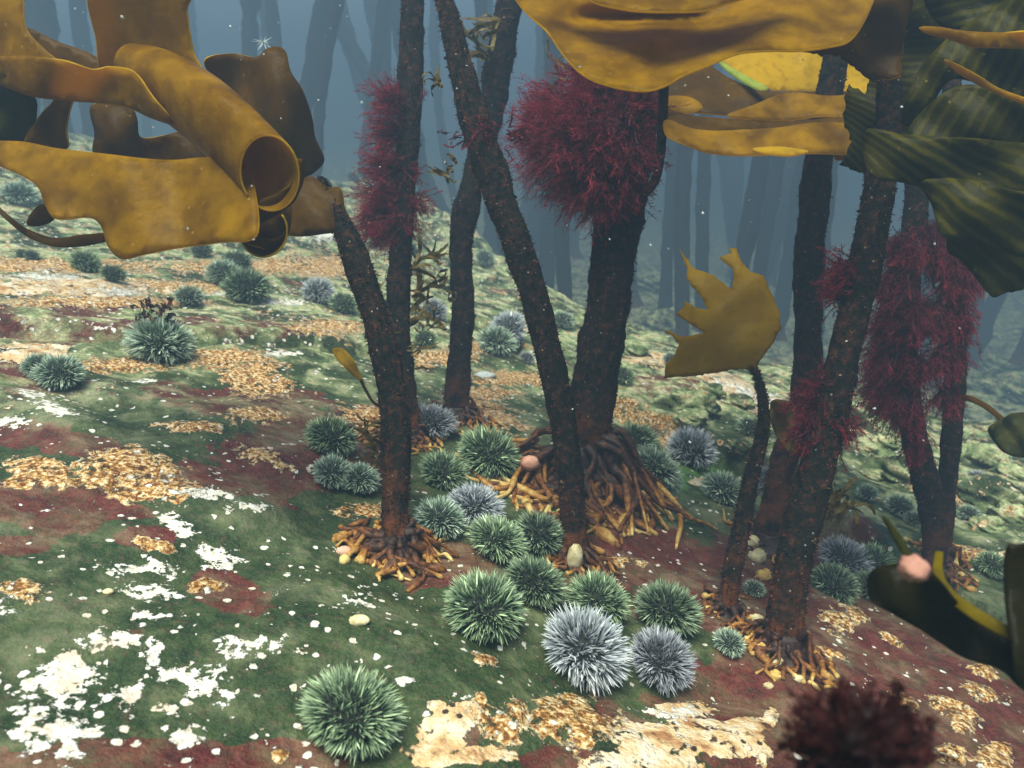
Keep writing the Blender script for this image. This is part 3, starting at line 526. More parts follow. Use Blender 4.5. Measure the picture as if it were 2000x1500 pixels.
fr([(1775, 260), (1830, 190), (1900, 165), (1990, 200), (2070, 240), (2070, 360), (1950, 300), (1850, 290)], 0.70, M_RIB, 3.0)
fr([(1690, 255), (1760, 262), (1840, 268), (1950, 275), (2070, 300), (2070, 420), (1960, 400), (1860, 385), (1780, 360), (1700, 340)], 0.68, M_RIB, 3.6)
fr([(1800, 355), (1880, 350), (1980, 372), (2070, 400), (2070, 520), (1990, 500), (1900, 470), (1840, 460), (1820, 400)], 0.67, M_RIB, 4.2)
fr([(1845, 440), (1900, 450), (1980, 470), (2070, 490), (2070, 555), (1985, 566), (1942, 582), (1918, 560), (1890, 520), (1850, 490)], 0.70, M_RIB, 4.9, smooth=False, jag=2)

# ---- torn hand-shaped frond of the young kelp
sheet('frond', [(1477, 722), (1484, 705), (1506, 675), (1526, 640), (1522, 610), (1505, 570), (1492, 540), (1480, 536), (1466, 532), (1448, 512), (1438, 486), (1424, 484), (1428, 494), (1405, 504), (1416, 514), (1432, 524), (1434, 540), (1428, 566), (1410, 552), (1396, 540), (1374, 532), (1352, 522), (1340, 504), (1328, 486), (1334, 504), (1343, 526), (1341, 546), (1356, 562), (1370, 580), (1382, 606), (1358, 600), (1338, 588), (1336, 598), (1320, 616), (1344, 630), (1376, 650), (1356, 654), (1330, 658), (1310, 648), (1292, 643), (1312, 656), (1326, 672), (1320, 692), (1300, 712), (1298, 738), (1340, 736), (1400, 728), (1450, 720), (1466, 724)],
      lambda x, y: 0.90 + 0.00030 * (1480 - x) * 0.6 + 0.0002 * (700 - y) - 0.018 * math.cos((x - 1410) / 60) * math.cos((y - 640) / 80) + 0.0025 * math.sin(x / 23 + y / 19), M_BROWN if False else blade_mat('young_frond', (0.30, 0.185, 0.003), (0.20, 0.12, 0.003), 0.5, (0.62, 0.38, 0.004)), K7, res=9, smooth=False, jag=0.8)
# flap between the young kelp and the thick dark stipe
sheet('blade', [(1505, 788), (1522, 780), (1552, 792), (1578, 820), (1610, 842), (1624, 858), (1612, 870), (1585, 872), (1552, 888), (1528, 868), (1508, 830)], wav(0.93, 0, 0, 0, 0, 0.010, 16, 22), blade_mat('old_flap', (0.20, 0.12, 0.03), (0.11, 0.06, 0.015), 0.3), K8, res=9)
ribbon('side_stem', [(1868, 780, 11, 1.05, 0), (1892, 778, 10, 1.03, 0), (1925, 794, 9, 1.0, 0.2), (1955, 818, 9, 0.98, 0.2), (1975, 838, 9, 0.97, 0)], M_BROWN, K11, thick=0.004)
sheet('leaf', [(1930, 838), (1962, 816), (1985, 806), (2040, 815), (2050, 880), (2005, 894), (1965, 886), (1945, 866)], wav(0.95, 0, 0, 0, 0, 0.010, 20, 20), M_OLIVE, K11, res=9)

# ---- near blurred frond, bottom right
g, _ = G(1990, 1490)
BF = empty('kelp_frond', tuple(P(2020, 1380, 0.33)), 'dark out of focus kelp frond with a yellow curled edge in the lower right corner', 'kelp')
sheet('blade', [(1700, 1120), (1740, 1102), (1800, 1108), (1840, 1140), (1880, 1186), (1940, 1222), (2000, 1250), (2120, 1290), (2120, 1420), (2000, 1350), (1955, 1308), (1880, 1282), (1800, 1232), (1740, 1195), (1702, 1170)], wav(0.36, -0.1, 0.1, 1850, 1200, 0.008, 50, 60), M_DARKB, BF, res=14)
sheet('blade', [(1965, 1072), (2000, 1062), (2120, 1050), (2120, 1440), (2000, 1345), (1975, 1250), (1962, 1150)], wav(0.33, 0, 0, 0, 0, 0.006), M_DARKB, BF, res=14)
ribbon('blade_edge', [(1834, 1080, 12, 0.40, 0), (1832, 1115, 16, 0.39, 0.2), (1846, 1150, 17, 0.37, 0.3), (1880, 1183, 20, 0.355, 0.2), (1930, 1215, 22, 0.345, 0.1), (1992, 1248, 18, 0.335, 0)], blade_mat('olive_edge', (0.20, 0.14, 0.004), (0.14, 0.10, 0.004), 0.4), BF, thick=0.002)
def blob_mesh(name, c, r, mat, parent=None, seed=0, sq=(1, 1, 1), amp=0.15, fr=2.0, nu=20, nv=12):
    rs = Perlin(seed); V = []; 
    for i in range(nv + 1):
        th = math.pi * i / nv
        for j in range(nu):
            ph = 2 * math.pi * j / nu; d = np.array([math.sin(th) * math.cos(ph), math.sin(th) * math.sin(ph), math.cos(th)])
            V.append((d, 0))
    Dn = np.array([v[0] for v in V]); k = 1 + amp * (fbm(rs, Dn[:, 0] * fr + Dn[:, 2] * 1.3 * fr, Dn[:, 1] * fr - Dn[:, 2] * 0.7 * fr, 4) * 1.4)
    Vv = np.array(c) + Dn * k[:, None] * r * np.array(sq)
    f = [(i * nu + j, i * nu + (j + 1) % nu, (i + 1) * nu + (j + 1) % nu, (i + 1) * nu + j) for i in range(nv) for j in range(nu)]
    return link(name, Vv, [q[::-1] for q in f], mat, parent)
gq = P(2140, 1300, 0.36); gp = np.array([P(2060, 1250, 0.34), gq, gq + np.array([0.03, 0.02, -0.06]), np.array([gq[0] + 0.05, gq[1] + 0.04, float(ground(gq[0] + 0.05, gq[1] + 0.04)) - 0.004])]); gp = catmull(gp, 8)
v, f = tube(gp, np.linspace(0.004, 0.007, len(gp)), 12); link('stipe', v, f, M_STIPE, BF, attrs={'foot': np.zeros(len(v))})
o = blob_mesh('sponge', P(1785, 1110, 0.31), 0.0056, simple('dull_pink_growth', [(0.3, (0.30, 0.12, 0.08)), (0.7, (0.45, 0.22, 0.16))], 60), None, 4, (1, 1, 0.85), 0.3)
tag(o, 'small round pinkish growth, out of focus, on the dark frond at lower right', 'sponge')
sheet('blade', [(1724, 1012), (1732, 1012), (1768, 1060), (1782, 1092), (1770, 1092), (1745, 1052)], wav(0.36, 0, 0, 0, 0, 0.001), M_OLIVE, BF, res=8)

# ------------------------------------------------------------------ red seaweed
def red_weed(label, anchors, n, seed, mat=M_RED, wid=0.0006, name='red_seaweed', dens=20, droop=0.12, group='red seaweeds growing on the kelp stipes'):
    """anchors: list of (px, py, depth, angle_deg, spread_deg, length_px, jitter_px, weight)"""
    rs = np.random.RandomState(seed); V = []; Fc = []; tp = []
    wts = np.array([a[7] for a in anchors], float); wts /= wts.sum()
    TONE = [0.0]; X_, U_, W_ = np.array([1.0, 0, 0]), UP, FW
    def strip(pts, w0, w1, t0, t1):
        pts = np.array(pts); T = np.gradient(pts, axis=0); s = np.cross(T, rs.normal(size=3)); s /= np.linalg.norm(s, axis=1)[:, None] + 1e-9
        o = len(V); k = len(pts); w = np.linspace(w0, w1, k)
        for i in range(k): V.append(pts[i] - s[i] * w[i]); V.append(pts[i] + s[i] * w[i]); tt = t0 + (t1 - t0) * i / (k - 1) + TONE[0]; tp.extend([tt, tt])
        for i in range(k - 1): Fc.append((o + 2 * i, o + 2 * i + 1, o + 2 * i + 3, o + 2 * i + 2))
    for _ in range(n):
        a = anchors[rs.choice(len(anchors), p=wts)]; nxt = anchors[rs.choice(len(anchors), p=wts)]
        px, py, d = a[0] + rs.normal(0, a[6]), a[1] + rs.normal(0, a[6]), a[2] + rs.normal(0, 0.012)
        ang = R(a[3] + rs.normal(0, a[4] * 0.8)); tone = rs.normal(0, 0.12); L = a[5] * a[2] / F * rs.uniform(0.45, 1.1); zt = rs.normal(0, 0.5)
        dr = X_ * math.cos(ang) + U_ * math.sin(ang) + W_ * zt; dr /= np.linalg.norm(dr); p = P(px, py, d); pts = [p]; cv = rs.normal(0, 0.14, 3); TONE[0] = tone
        for i in range(6):
            dr = dr + cv * 0.6 + rs.normal(0, 0.10, 3) + np.array([0, 0, -droop * 0.4]); dr /= np.linalg.norm(dr); p = p + dr * L / 6; pts.append(p)
        strip(pts, wid * 1.5, wid * 0.6, 0.0, 0.75); pts = np.array(pts)
        for k in range(dens):
            u = rs.uniform(0.12, 0.98) * 6; i = min(int(u), 5); q = pts[i] + (pts[i + 1] - pts[i]) * (u - i); dd = pts[i + 1] - pts[i]; dd /= np.linalg.norm(dd)
            b = dd * 1.0 + rs.normal(0, 0.42, 3); b /= np.linalg.norm(b); l = L * rs.uniform(0.14, 0.34) * (1.2 - u / 9); q1 = q + b * l * 0.5; b2 = b + rs.normal(0, 0.25, 3); q2 = q1 + b2 / np.linalg.norm(b2) * l * 0.5
            t = u / 6; strip([q, q1, q2], wid * 0.9, wid * 0.35, t * 0.6 + 0.1, min(1, t + 0.25))
            for _k in range(2):
                b3 = b + rs.normal(0, 0.45, 3); b3 /= np.linalg.norm(b3); strip([q1, q1 + b3 * l * 0.4], wid * 0.7, wid * 0.25, t * 0.6 + 0.2, min(1, t + 0.3))
    o = link(name, V, Fc, mat, None, smooth=False, attrs={'tip': tp})
    return tag(o, label, 'seaweed', group)
def at(pp, frac): return pp[int(frac * (len(pp) - 1))]
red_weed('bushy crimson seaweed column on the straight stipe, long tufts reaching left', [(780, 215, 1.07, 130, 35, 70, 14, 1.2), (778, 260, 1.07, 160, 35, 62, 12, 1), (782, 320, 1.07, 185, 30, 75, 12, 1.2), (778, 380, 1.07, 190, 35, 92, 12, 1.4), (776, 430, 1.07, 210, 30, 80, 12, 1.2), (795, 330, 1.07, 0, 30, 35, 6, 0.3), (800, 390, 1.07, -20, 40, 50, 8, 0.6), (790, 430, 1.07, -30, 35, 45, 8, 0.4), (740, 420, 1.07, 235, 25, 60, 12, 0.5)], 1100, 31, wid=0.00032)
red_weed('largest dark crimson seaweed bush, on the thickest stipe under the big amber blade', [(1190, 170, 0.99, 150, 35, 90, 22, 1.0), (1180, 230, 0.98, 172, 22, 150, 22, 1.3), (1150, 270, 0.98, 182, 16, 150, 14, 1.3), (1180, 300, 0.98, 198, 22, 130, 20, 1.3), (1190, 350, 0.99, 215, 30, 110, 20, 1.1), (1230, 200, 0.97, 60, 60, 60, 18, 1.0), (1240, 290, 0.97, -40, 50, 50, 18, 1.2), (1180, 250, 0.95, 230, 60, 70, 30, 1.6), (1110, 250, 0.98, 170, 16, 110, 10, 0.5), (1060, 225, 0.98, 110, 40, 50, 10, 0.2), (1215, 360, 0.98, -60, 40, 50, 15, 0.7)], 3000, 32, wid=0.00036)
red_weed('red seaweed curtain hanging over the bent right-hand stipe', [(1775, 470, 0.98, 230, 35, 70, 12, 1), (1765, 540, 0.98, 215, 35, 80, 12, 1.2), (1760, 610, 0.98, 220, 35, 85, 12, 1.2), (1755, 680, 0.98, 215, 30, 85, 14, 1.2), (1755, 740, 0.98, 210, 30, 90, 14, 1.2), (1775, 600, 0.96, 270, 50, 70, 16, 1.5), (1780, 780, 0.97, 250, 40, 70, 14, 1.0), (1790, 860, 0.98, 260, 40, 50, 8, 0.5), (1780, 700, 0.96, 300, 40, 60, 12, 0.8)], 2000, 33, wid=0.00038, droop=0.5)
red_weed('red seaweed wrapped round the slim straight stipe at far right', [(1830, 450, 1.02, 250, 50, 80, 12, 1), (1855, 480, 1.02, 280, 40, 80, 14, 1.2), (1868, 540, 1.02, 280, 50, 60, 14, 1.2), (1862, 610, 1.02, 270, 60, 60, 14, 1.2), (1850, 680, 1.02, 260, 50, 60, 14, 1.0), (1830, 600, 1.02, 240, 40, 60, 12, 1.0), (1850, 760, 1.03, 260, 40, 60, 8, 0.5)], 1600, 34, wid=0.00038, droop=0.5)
red_weed('small pinkish red tuft on the left side of the thick dark stipe', [(1665, 540, 0.80, 175, 35, 55, 14, 1), (1660, 570, 0.80, 165, 25, 60, 8, 0.6)], 300, 35, wid=0.0004)
red_weed('round red tuft draped across the two right stipes where they meet', [(1615, 770, 0.80, 200, 70, 60, 16, 1), (1600, 800, 0.80, 230, 60, 60, 16, 1), (1630, 820, 0.79, 300, 60, 50, 16, 1), (1590, 850, 0.80, 250, 50, 50, 14, 0.6)], 700, 36, wid=0.00034, droop=0.5)
red_weed('faint pinkish red sprigs on the long diagonal stipe just above the crossing', [(960, 255, 0.88, 180, 60, 45, 10, 1), (1000, 265, 0.9, 10, 25, 40, 10, 0.7), (905, 270, 0.88, 200, 40, 30, 10, 0.5)], 60, 37, wid=0.0007)
red_weed('dark red seaweed tuft, blurred and very near, at the bottom right edge', [(1680, 1470, 0.22, 90, 50, 120, 26, 1), (1640, 1470, 0.23, 140, 40, 110, 20, 1), (1730, 1470, 0.23, 40, 40, 100, 20, 1), (1690, 1540, 0.22, 90, 60, 120, 26, 1.5), (1660, 1430, 0.22, 270, 90, 60, 24, 1.5)], 520, 38, M_DARKRED, 0.0006, droop=0.0, group=None)

# fringes of small brown weeds
def brown_weed(label, spots, seed, n=12, mat=M_WEED):
    rs = np.random.RandomState(seed); V = []; Fc = []
    for (px, py, d, ang, L, w) in spots:
        for k in range(n):
            a = R(ang + rs.normal(0, 30)); x, y = px + rs.normal(0, 7), py + rs.normal(0, 12); dd = d + rs.normal(0, 0.01); pts = []; l = L * 1.3 * rs.uniform(0.5, 1.2); cv = rs.normal(0, 0.5)
            for i in range(9): pts.append((x, y, dd)); x += l / 8 * math.cos(a); y -= l / 8 * math.sin(a); a += cv * 0.45 + rs.normal(0, 0.3); dd += rs.normal(0, 0.003)
            c = np.array([P(*q) for q in pts]); T = np.gradient(c, axis=0); s = np.cross(T, FW + rs.normal(0, 0.3, 3)); s /= np.linalg.norm(s, axis=1)[:, None] + 1e-9; o = len(V)
            for i in range(9):
                ww = 0.62 * w * d / F / 2 * (0.4 + math.sin(i / 8 * 2.6 + 0.4)) * rs.uniform(0.75, 1.1); tw = s[i] * math.cos(i * 0.6 * cv) + FW * math.sin(i * 0.6 * cv); V.append(c[i] - tw * ww); V.append(c[i] + tw * ww)
            Fc += [(o + 2 * i, o + 2 * i + 1, o + 2 * i + 3, o + 2 * i + 2) for i in range(8)]
    o = link('brown_seaweed', V, Fc, mat, None, smooth=False, solid=0.0005); return tag(o, label, 'seaweed', 'small brown weeds on the stipes')
brown_weed('curly yellow brown weed ribbons between the straight stipe and the crossing one', [(805, 520, 1.07, 20, 60, 10), (805, 590, 1.07, 10, 80, 13), (870, 500, 1.12, 200, 50, 9), (875, 560, 1.12, 190, 60, 11), (870, 640, 1.12, 180, 40, 8)], 41, 5)
brown_weed('ragged brown weed fringe low on the left of the leaning stipe', [(750, 900, 0.93, 190, 70, 10), (748, 860, 0.93, 200, 60, 9), (745, 935, 0.93, 220, 60, 9), (750, 820, 0.93, 180, 45, 7)], 42, 6)
brown_weed('short brown sprigs under the curled blade on the leaning stipe', [(735, 640, 0.9, 20, 40, 7), (800, 690, 1.05, 0, 50, 7), (810, 620, 1.06, 10, 50, 7), (722, 560, 0.9, 0, 30, 8)], 43, 5)
brown_weed('olive sprigs high on the stipe right of the crossing', [(960, 90, 1.12, 160, 70, 9), (945, 110, 1.12, 140, 60, 9), (975, 50, 1.12, 170, 70, 9)], 44, 5)
brown_weed('small sprig on the left edge of the long diagonal stipe near the top', [(862, 172, 0.9, 150, 40, 9)], 48, 5)
brown_weed('yellow brown sprig on the crossing stipe just below where the two cross', [(882, 350, 1.1, 140, 40, 10)], 49, 6)
brown_weed('yellow green sprigs beside the largest red bush', [(1110, 140, 1.0, 160, 70, 9), (1130, 160, 1.0, 175, 80, 11)], 45, 4)
brown_weed('tan weed tuft on rock right of the thick dark stipe', [(1625, 1000, 0.95, 80, 60, 14), (1640, 1010, 0.95, 90, 60, 14)], 46, 9)
brown_weed('dark brown weed clump above the pale green urchin at left', [(300, 616, 1.13, 100, 16, 9), (325, 616, 1.13, 60, 16, 9), (275, 612, 1.13, 120, 14, 9)], 47, 14, M_FUZZ)

# ------------------------------------------------------------------ sea urchins
def urchin_mesh(seed, n):
    rs = np.random.RandomState(seed); V = []; Fc = []; tp = []; rn = []; ga = math.pi * (3 - math.sqrt(5))
    pole = rs.normal(0, 0.15, 3); lean = Perlin(seed)
    for i in range(n):
        z = 1 - 1.62 * (i + 0.5) / n; r = math.sqrt(max(0, 1 - z * z)); a = ga * i + rs.normal(0, 0.12)
        d = np.array([r * math.cos(a), r * math.sin(a), z]) + rs.normal(0, 0.035, 3); d /= np.linalg.norm(d)
        b = d * np.array([0.66, 0.66, 0.44]); big = rs.rand() < 0.55
        L = (rs.uniform(0.26, 0.43) if big else rs.uniform(0.12, 0.30)) * (1.0 if z > -0.3 else 0.75)
        lx = float(lean(np.array(d[0] * 3 + 9), np.array(d[1] * 3))); ly = float(lean(np.array(d[1] * 3 + 30), np.array(d[2] * 3)))
        dr = d * np.array([1, 1, 1.1]) + np.array([lx, ly, 0]) * 1.0 + rs.normal(0, 0.16, 3) - pole * 0.3; dr /= np.linalg.norm(dr)
        w = (0.0200 if big else 0.013) * rs.uniform(0.8, 1.2); s = np.cross(dr, rs.normal(size=3)); s /= np.linalg.norm(s); u = np.cross(dr, s); o = len(V); q = rs.rand()
        for (t, k) in ((0, 1.0), (0.6, 0.85)):
            for j in range(3):
                an = j * 2.0944; V.append(b + dr * L * t + (s * math.cos(an) + u * math.sin(an)) * w * k); tp.append(t); rn.append(q)
        V.append(b + dr * L); tp.append(1.0); rn.append(q)
        for j in range(3): k = (j + 1) % 3; Fc += [(o + j, o + k, o + 3 + k, o + 3 + j), (o + 3 + j, o + 3 + k, o + 6)]
    return np.array(V), Fc, tp, rn
BODY = None; SPM = {}
def get_spine_mesh(kind, v, n):
    key = (kind, v, n)
    if key not in SPM:
        V, Fc, tp, rn = urchin_mesh(100 + v * 7 + len(kind), n); me = bpy.data.meshes.new('spines'); me.from_pydata(V.tolist(), [], Fc); me.materials.append(SP[kind])
        for k, vals in (('tip', tp), ('rnd', rn)): a = me.attributes.new(k, 'FLOAT', 'POINT'); a.data.foreach_set('value', np.array(vals, dtype=np.float32))
        SPM[key] = me
    return SPM[key]
def body_mesh():
    global BODY
    if BODY is None:
        o = blob_mesh('body', (0, 0, 0), 1.0, M_TEST, None, 3, (0.68, 0.68, 0.46), 0.03, 2, 24, 14); BODY = o.data; bpy.data.objects.remove(o)
    return BODY
URCH = [
 (678, 1375, 190, 'green', 'largest green urchin, alone at bottom centre in front of all the others'),
 (938, 1172, 158, 'green', 'green urchin with pale spines at the left end of the front row'),
 (1032, 1130, 122, 'dark', 'dim green urchin wedged behind the gap between the big green and the brightest white urchin'),
 (1160, 1165, 128, 'green', 'light green urchin right behind the brightest white one, under the pale kelp foot'),
 (1130, 1250, 168, 'white', 'brightest white long spined urchin in the middle of the front row'),
 (1278, 1274, 132, 'violet', 'pale violet grey urchin at the right end of the front row'),
 (1295, 1183, 128, 'dark', 'deep green urchin behind the violet grey one at the right of the front cluster'),
 (1418, 1250, 66, 'grey', 'small starry pale urchin beside the foot of the young kelp'),
 (960, 1046, 120, 'green', 'round mid green urchin in the second row, under the blue white one'),
 (1043, 1035, 110, 'dark', 'darkest green urchin leaning against the diagonal stipe in the second row'),
 (920, 984, 112, 'white', 'blue white urchin at the back of the second row'),
 (855, 1010, 104, 'grey', 'grey green urchin just right of the leaning kelp stipe foot'),
 (858, 916, 98, 'green', 'bright green urchin between the leaning stipe and the orange roots'),
 (948, 880, 122, 'green', 'wide green urchin touching the left side of the orange roots'),
 (695, 930, 84, 'grey', 'right half of the urchin pair touching left of the leaning stipe'),
 (642, 915, 82, 'grey', 'left half of the urchin pair touching left of the leaning stipe'),
 (642, 850, 104, 'green', 'green urchin directly above the touching pair left of the leaning stipe'),
 (838, 818, 100, 'violet', 'violet spined urchin peeking out right of the leaning stipe'),
 (1340, 872, 106, 'white', 'white urchin on the bright green patch right of the thickest stipe'),
 (1260, 910, 114, 'grey', 'grey green urchin right of the orange roots, in front of two more'),
 (1238, 858, 88, 'green', 'green urchin half hidden behind the grey green one by the orange roots'),
 (1172, 905, 66, 'green', 'green urchin sitting among the orange roots right of the diagonal stipe'),
 (1405, 950, 88, 'grey', 'grey green urchin left of the young kelp stem'),
 (1508, 925, 70, 'violet', 'pale urchin glimpsed between the young kelp and the stipe behind'),
 (1638, 1085, 104, 'violet', 'pale violet urchin right of the thick dark stipe, top of its cluster'),
 (1618, 1132, 98, 'dark', 'dark green urchin at the lower left of the cluster right of the thick dark stipe'),
 (1708, 1085, 98, 'green', 'pale green urchin at the back right of the cluster right of the thick dark stipe'),
 (1695, 1142, 80, 'dark', 'shaded urchin half hidden by the blurred dark frond'),
 (310, 662, 128, 'grey', 'pale green urchin with an orange speck on top, on the left rock'),
 (120, 722, 92, 'grey', 'pale urchin near the left edge, right one of a touching pair'),
 (78, 712, 66, 'grey', 'pale urchin near the left edge, left one of a touching pair'),
 (370, 576, 60, 'grey', 'small green urchin alone on the left rock above the orange speckled one'),
 (436, 532, 74, 'grey', 'hazy green urchin at the left of the group of three on the left rock'),
 (482, 557, 90, 'dark', 'darkest and biggest of the group of three urchins on the left rock'),
 (462, 508, 60, 'dark', 'farthest of the group of three urchins on the left rock'),
 (165, 510, 62, 'green', 'hazy green urchin below the lower left edge of the curled blade'),
 (218, 533, 54, 'dark', 'small dark urchin just right of the hazy green one on the left rock'),
 (38, 376, 68, 'grey', 'hazy urchin at the left edge under the amber blades'),
 (620, 566, 66, 'white', 'round whitish urchin left of the leaning stipe'),
 (668, 590, 58, 'green', 'soft green urchin touching the leaning stipe beside the whitish one'),
 (965, 666, 78, 'grey', 'green urchin in front of a white one between the crossing stipes and the diagonal one'),
 (998, 640, 78, 'white', 'white urchin behind a green one left of the diagonal stipe'),
 (1026, 697, 36, 'white', 'tiny white urchin left of the diagonal stipe below the white and green pair'),
 (1060, 487, 40, 'white', 'hazy white urchin far back above the diagonal stipe'),
 (1096, 622, 52, 'grey', 'hazy green urchin in the gap between the diagonal and the thickest stipe'),
 (830, 660, 50, 'green', 'small green urchin between the straight stipe and the crossing one'),
 (934, 818, 34, 'violet', 'tiny violet white urchin right of the crossing stipe foot'),
 (1462, 832, 54, 'green', 'hazy green urchin left of the young kelp near its frond'),
 (1212, 730, 52, 'green', 'soft green urchin touching the right side of the thickest stipe'),
 (1752, 985, 58, 'grey', 'pale mint urchin left of the bent right-hand stipe'),
 (1932, 1100, 62, 'green', 'bright green urchin near the right edge above the yellow edged frond'),
 (62, 498, 30, 'dark', 'tiny dark urchin at the far left on the speckled rock'),
 (43, 494, 26, 'green', 'tiny green urchin beside the tiny dark one at far left'),
 (395, 487, 46, 'dark', 'dim urchin just below the amber roll on the left rock'),
 (842, 602, 56, 'white', 'bluish white urchin behind the curly brown weeds'),
 (945, 500, 40, 'grey', 'hazy pale urchin right of the crossing stipe, far back'),
 (1470, 1148, 44, 'grey', 'pale urchin tucked between the young kelp foot and the thick dark stipe'),
 (1890, 1000, 44, 'grey', 'hazy pale urchin just right of the slim straight stipe, lower one'),
 (1905, 930, 40, 'white', 'hazy white urchin just right of the slim straight stipe, upper one'),
 (1965, 970, 46, 'grey', 'hazy pale urchin at the right edge above the bright green one'),
 (1950, 890, 38, 'grey', 'farthest hazy urchin on the right slope'),
 (1690, 960, 44, 'grey', 'hazy urchin between the thick dark stipe and the mint one'),
 (1780, 1010, 40, 'grey', 'hazy urchin touching the left side of the bent stipe'),
 (1310, 700, 36, 'grey', 'small hazy urchin left below the torn frond'),
 (735, 620, 40, 'green', 'far green urchin seen between the leaning and the straight stipe'),
 (690, 345, 28, 'dark', 'faint urchin on the misty rock above the little blade end'),
]
rs = np.random.RandomState(5)
for i, (px, py, dia, kind, lab) in enumerate(URCH):
    g, d = G(px, py + 0.30 * dia); r = dia / 2 * d / F * 1.08; e = 1e-3 + r * 0.4
    gx_, gy_ = (float(ground(g[0] + e, g[1]) - ground(g[0] - e, g[1])) / (2 * e), float(ground(g[0], g[1] + e) - ground(g[0], g[1] - e)) / (2 * e))
    nrm = Vector((-gx_, -gy_, 1)).normalized(); zg = float(ground(g[0], g[1]))
    root = empty('sea_urchin', (g[0], g[1], zg), lab, 'sea urchin', 'sea urchins scattered over the rock')
    q = nrm.to_track_quat('Z', 'Y') @ Matrix.Rotation(rs.uniform(0, 6.28), 4, 'Z').to_quaternion()
    n = 1250 if dia > 110 else 900 if dia > 60 else 500; lift = nrm * r * 0.47; sx_, sz_ = rs.uniform(0.93, 1.07), rs.uniform(0.86, 1.1)
    for nm, me_ in (('body', body_mesh()), ('spines', get_spine_mesh(kind, i % 3 if dia > 60 else 0, n))):
        o = bpy.data.objects.new(nm, me_); col.objects.link(o); o.parent = root; o.location = lift; o.rotation_mode = 'QUATERNION'; o.rotation_quaternion = q; o.scale = (r * sx_, r / sx_, r * sz_)
        if nm == 'spines': o['kind'] = 'stuff'

# ------------------------------------------------------------------ shells, stones and other small things
def on_ground(px, py): g, d = G(px, py); return np.array([g[0], g[1], float(ground(g[0], g[1]))]), d
def bit(name, px, py, dia, mat, lab, cat, sq=(1, 1, 0.6), seed=1, amp=0.15, group=None, lift=0.35):
    g, d = on_ground(px, py); r = dia / 2 * d / F
    return tag(blob_mesh(name, g + np.array([0, 0, r * sq[2] * lift]), r, mat, None, seed, sq, amp), lab, cat, group)
bit('limpet', 702, 1215, 40, M_SHELL, 'cream oval limpet shell on green rock above the lone front urchin', 'shell', (1, 0.75, 0.5))
bit('limpet', 212, 1162, 22, M_SHELL, 'small pale limpet on the green rock at lower left', 'shell', (1, 0.75, 0.5), 2)
bit('shell', 1468, 1210, 46, M_SHELL, 'slim pale shell fragment between the young kelp and the thick dark stipe', 'shell', (1, 0.35, 0.4), 3)
bit('pebble', 1035, 950, 36, M_PINK, 'pinkish pebble caught among the orange kelp roots', 'pebble', (1, 0.8, 0.8), 5, lift=3.4)
bit('pebble', 672, 1082, 26, M_PINK, 'small pink pebble at the left tip of the yellow rooted holdfast', 'pebble', (1.2, 0.8, 0.8), 6)
bit('limpet', 765, 1412, 30, M_SHELL, 'limpet shell leaning on the right side of the lone front urchin', 'shell', (0.5, 0.6, 1.0), 7, lift=0.9)
bit('sponge', 1122, 1112, 74, M_SHELL, 'pale yellow smooth sponge around the foot of the diagonal stipe', 'sponge', (0.42, 0.35, 0.85), 8, lift=0.75)
bit('barnacle', 945, 738, 34, M_PALE, 'white barnacle cluster right of the crossing stipe foot', 'barnacle', (1.2, 0.6, 0.5), 9, 0.4)
g, d = on_ground(310, 645); o = blob_mesh('anemone', P(312, 632, d * 0.985), 0.0045, M_ORANGE, None, 10); tag(o, 'tiny orange growth on top of the pale green urchin at left', 'anemone')
for k, (x, y, s) in enumerate([(1487, 1270, 30), (1515, 1300, 26), (1520, 1262, 28), (1512, 1325, 26), (1500, 1345, 20), (1478, 1095, 34), (1490, 1130, 30), (1468, 1065, 30), (1560, 1330, 18)]):
    g, d = G(x, y); r = s / 2 * d / F; p = g + np.array([0, 0, r * 0.5])
    labs = ['fat yellow knob at the left of the thick dark stipe foot', 'yellow knob low at the front of the thick dark stipe foot', 'upper yellow knob against the thick dark stipe foot', 'lowest bright yellow lobe before the thick dark stipe foot', 'small lower left yellow lobe in front of the dark stipe foot', 'cream yellow knob by the reddish brown foot of the rear stipe', 'yellow knob between the young kelp and the thick stipe', 'topmost ochre knob on the reddish foot of the rear stipe', 'small ochre lobe right of the thick dark stipe foot']
    tag(blob_mesh('sponge', p, r, M_SHELL if k % 3 else simple('ochre_sponge', [(0.3, (0.4, 0.2, 0.04)), (0.6, (0.62, 0.42, 0.12))], 60), None, 20 + k, (1, 0.8, 0.85), 0.3), labs[k], 'sponge', 'yellow sponges at the kelp feet')

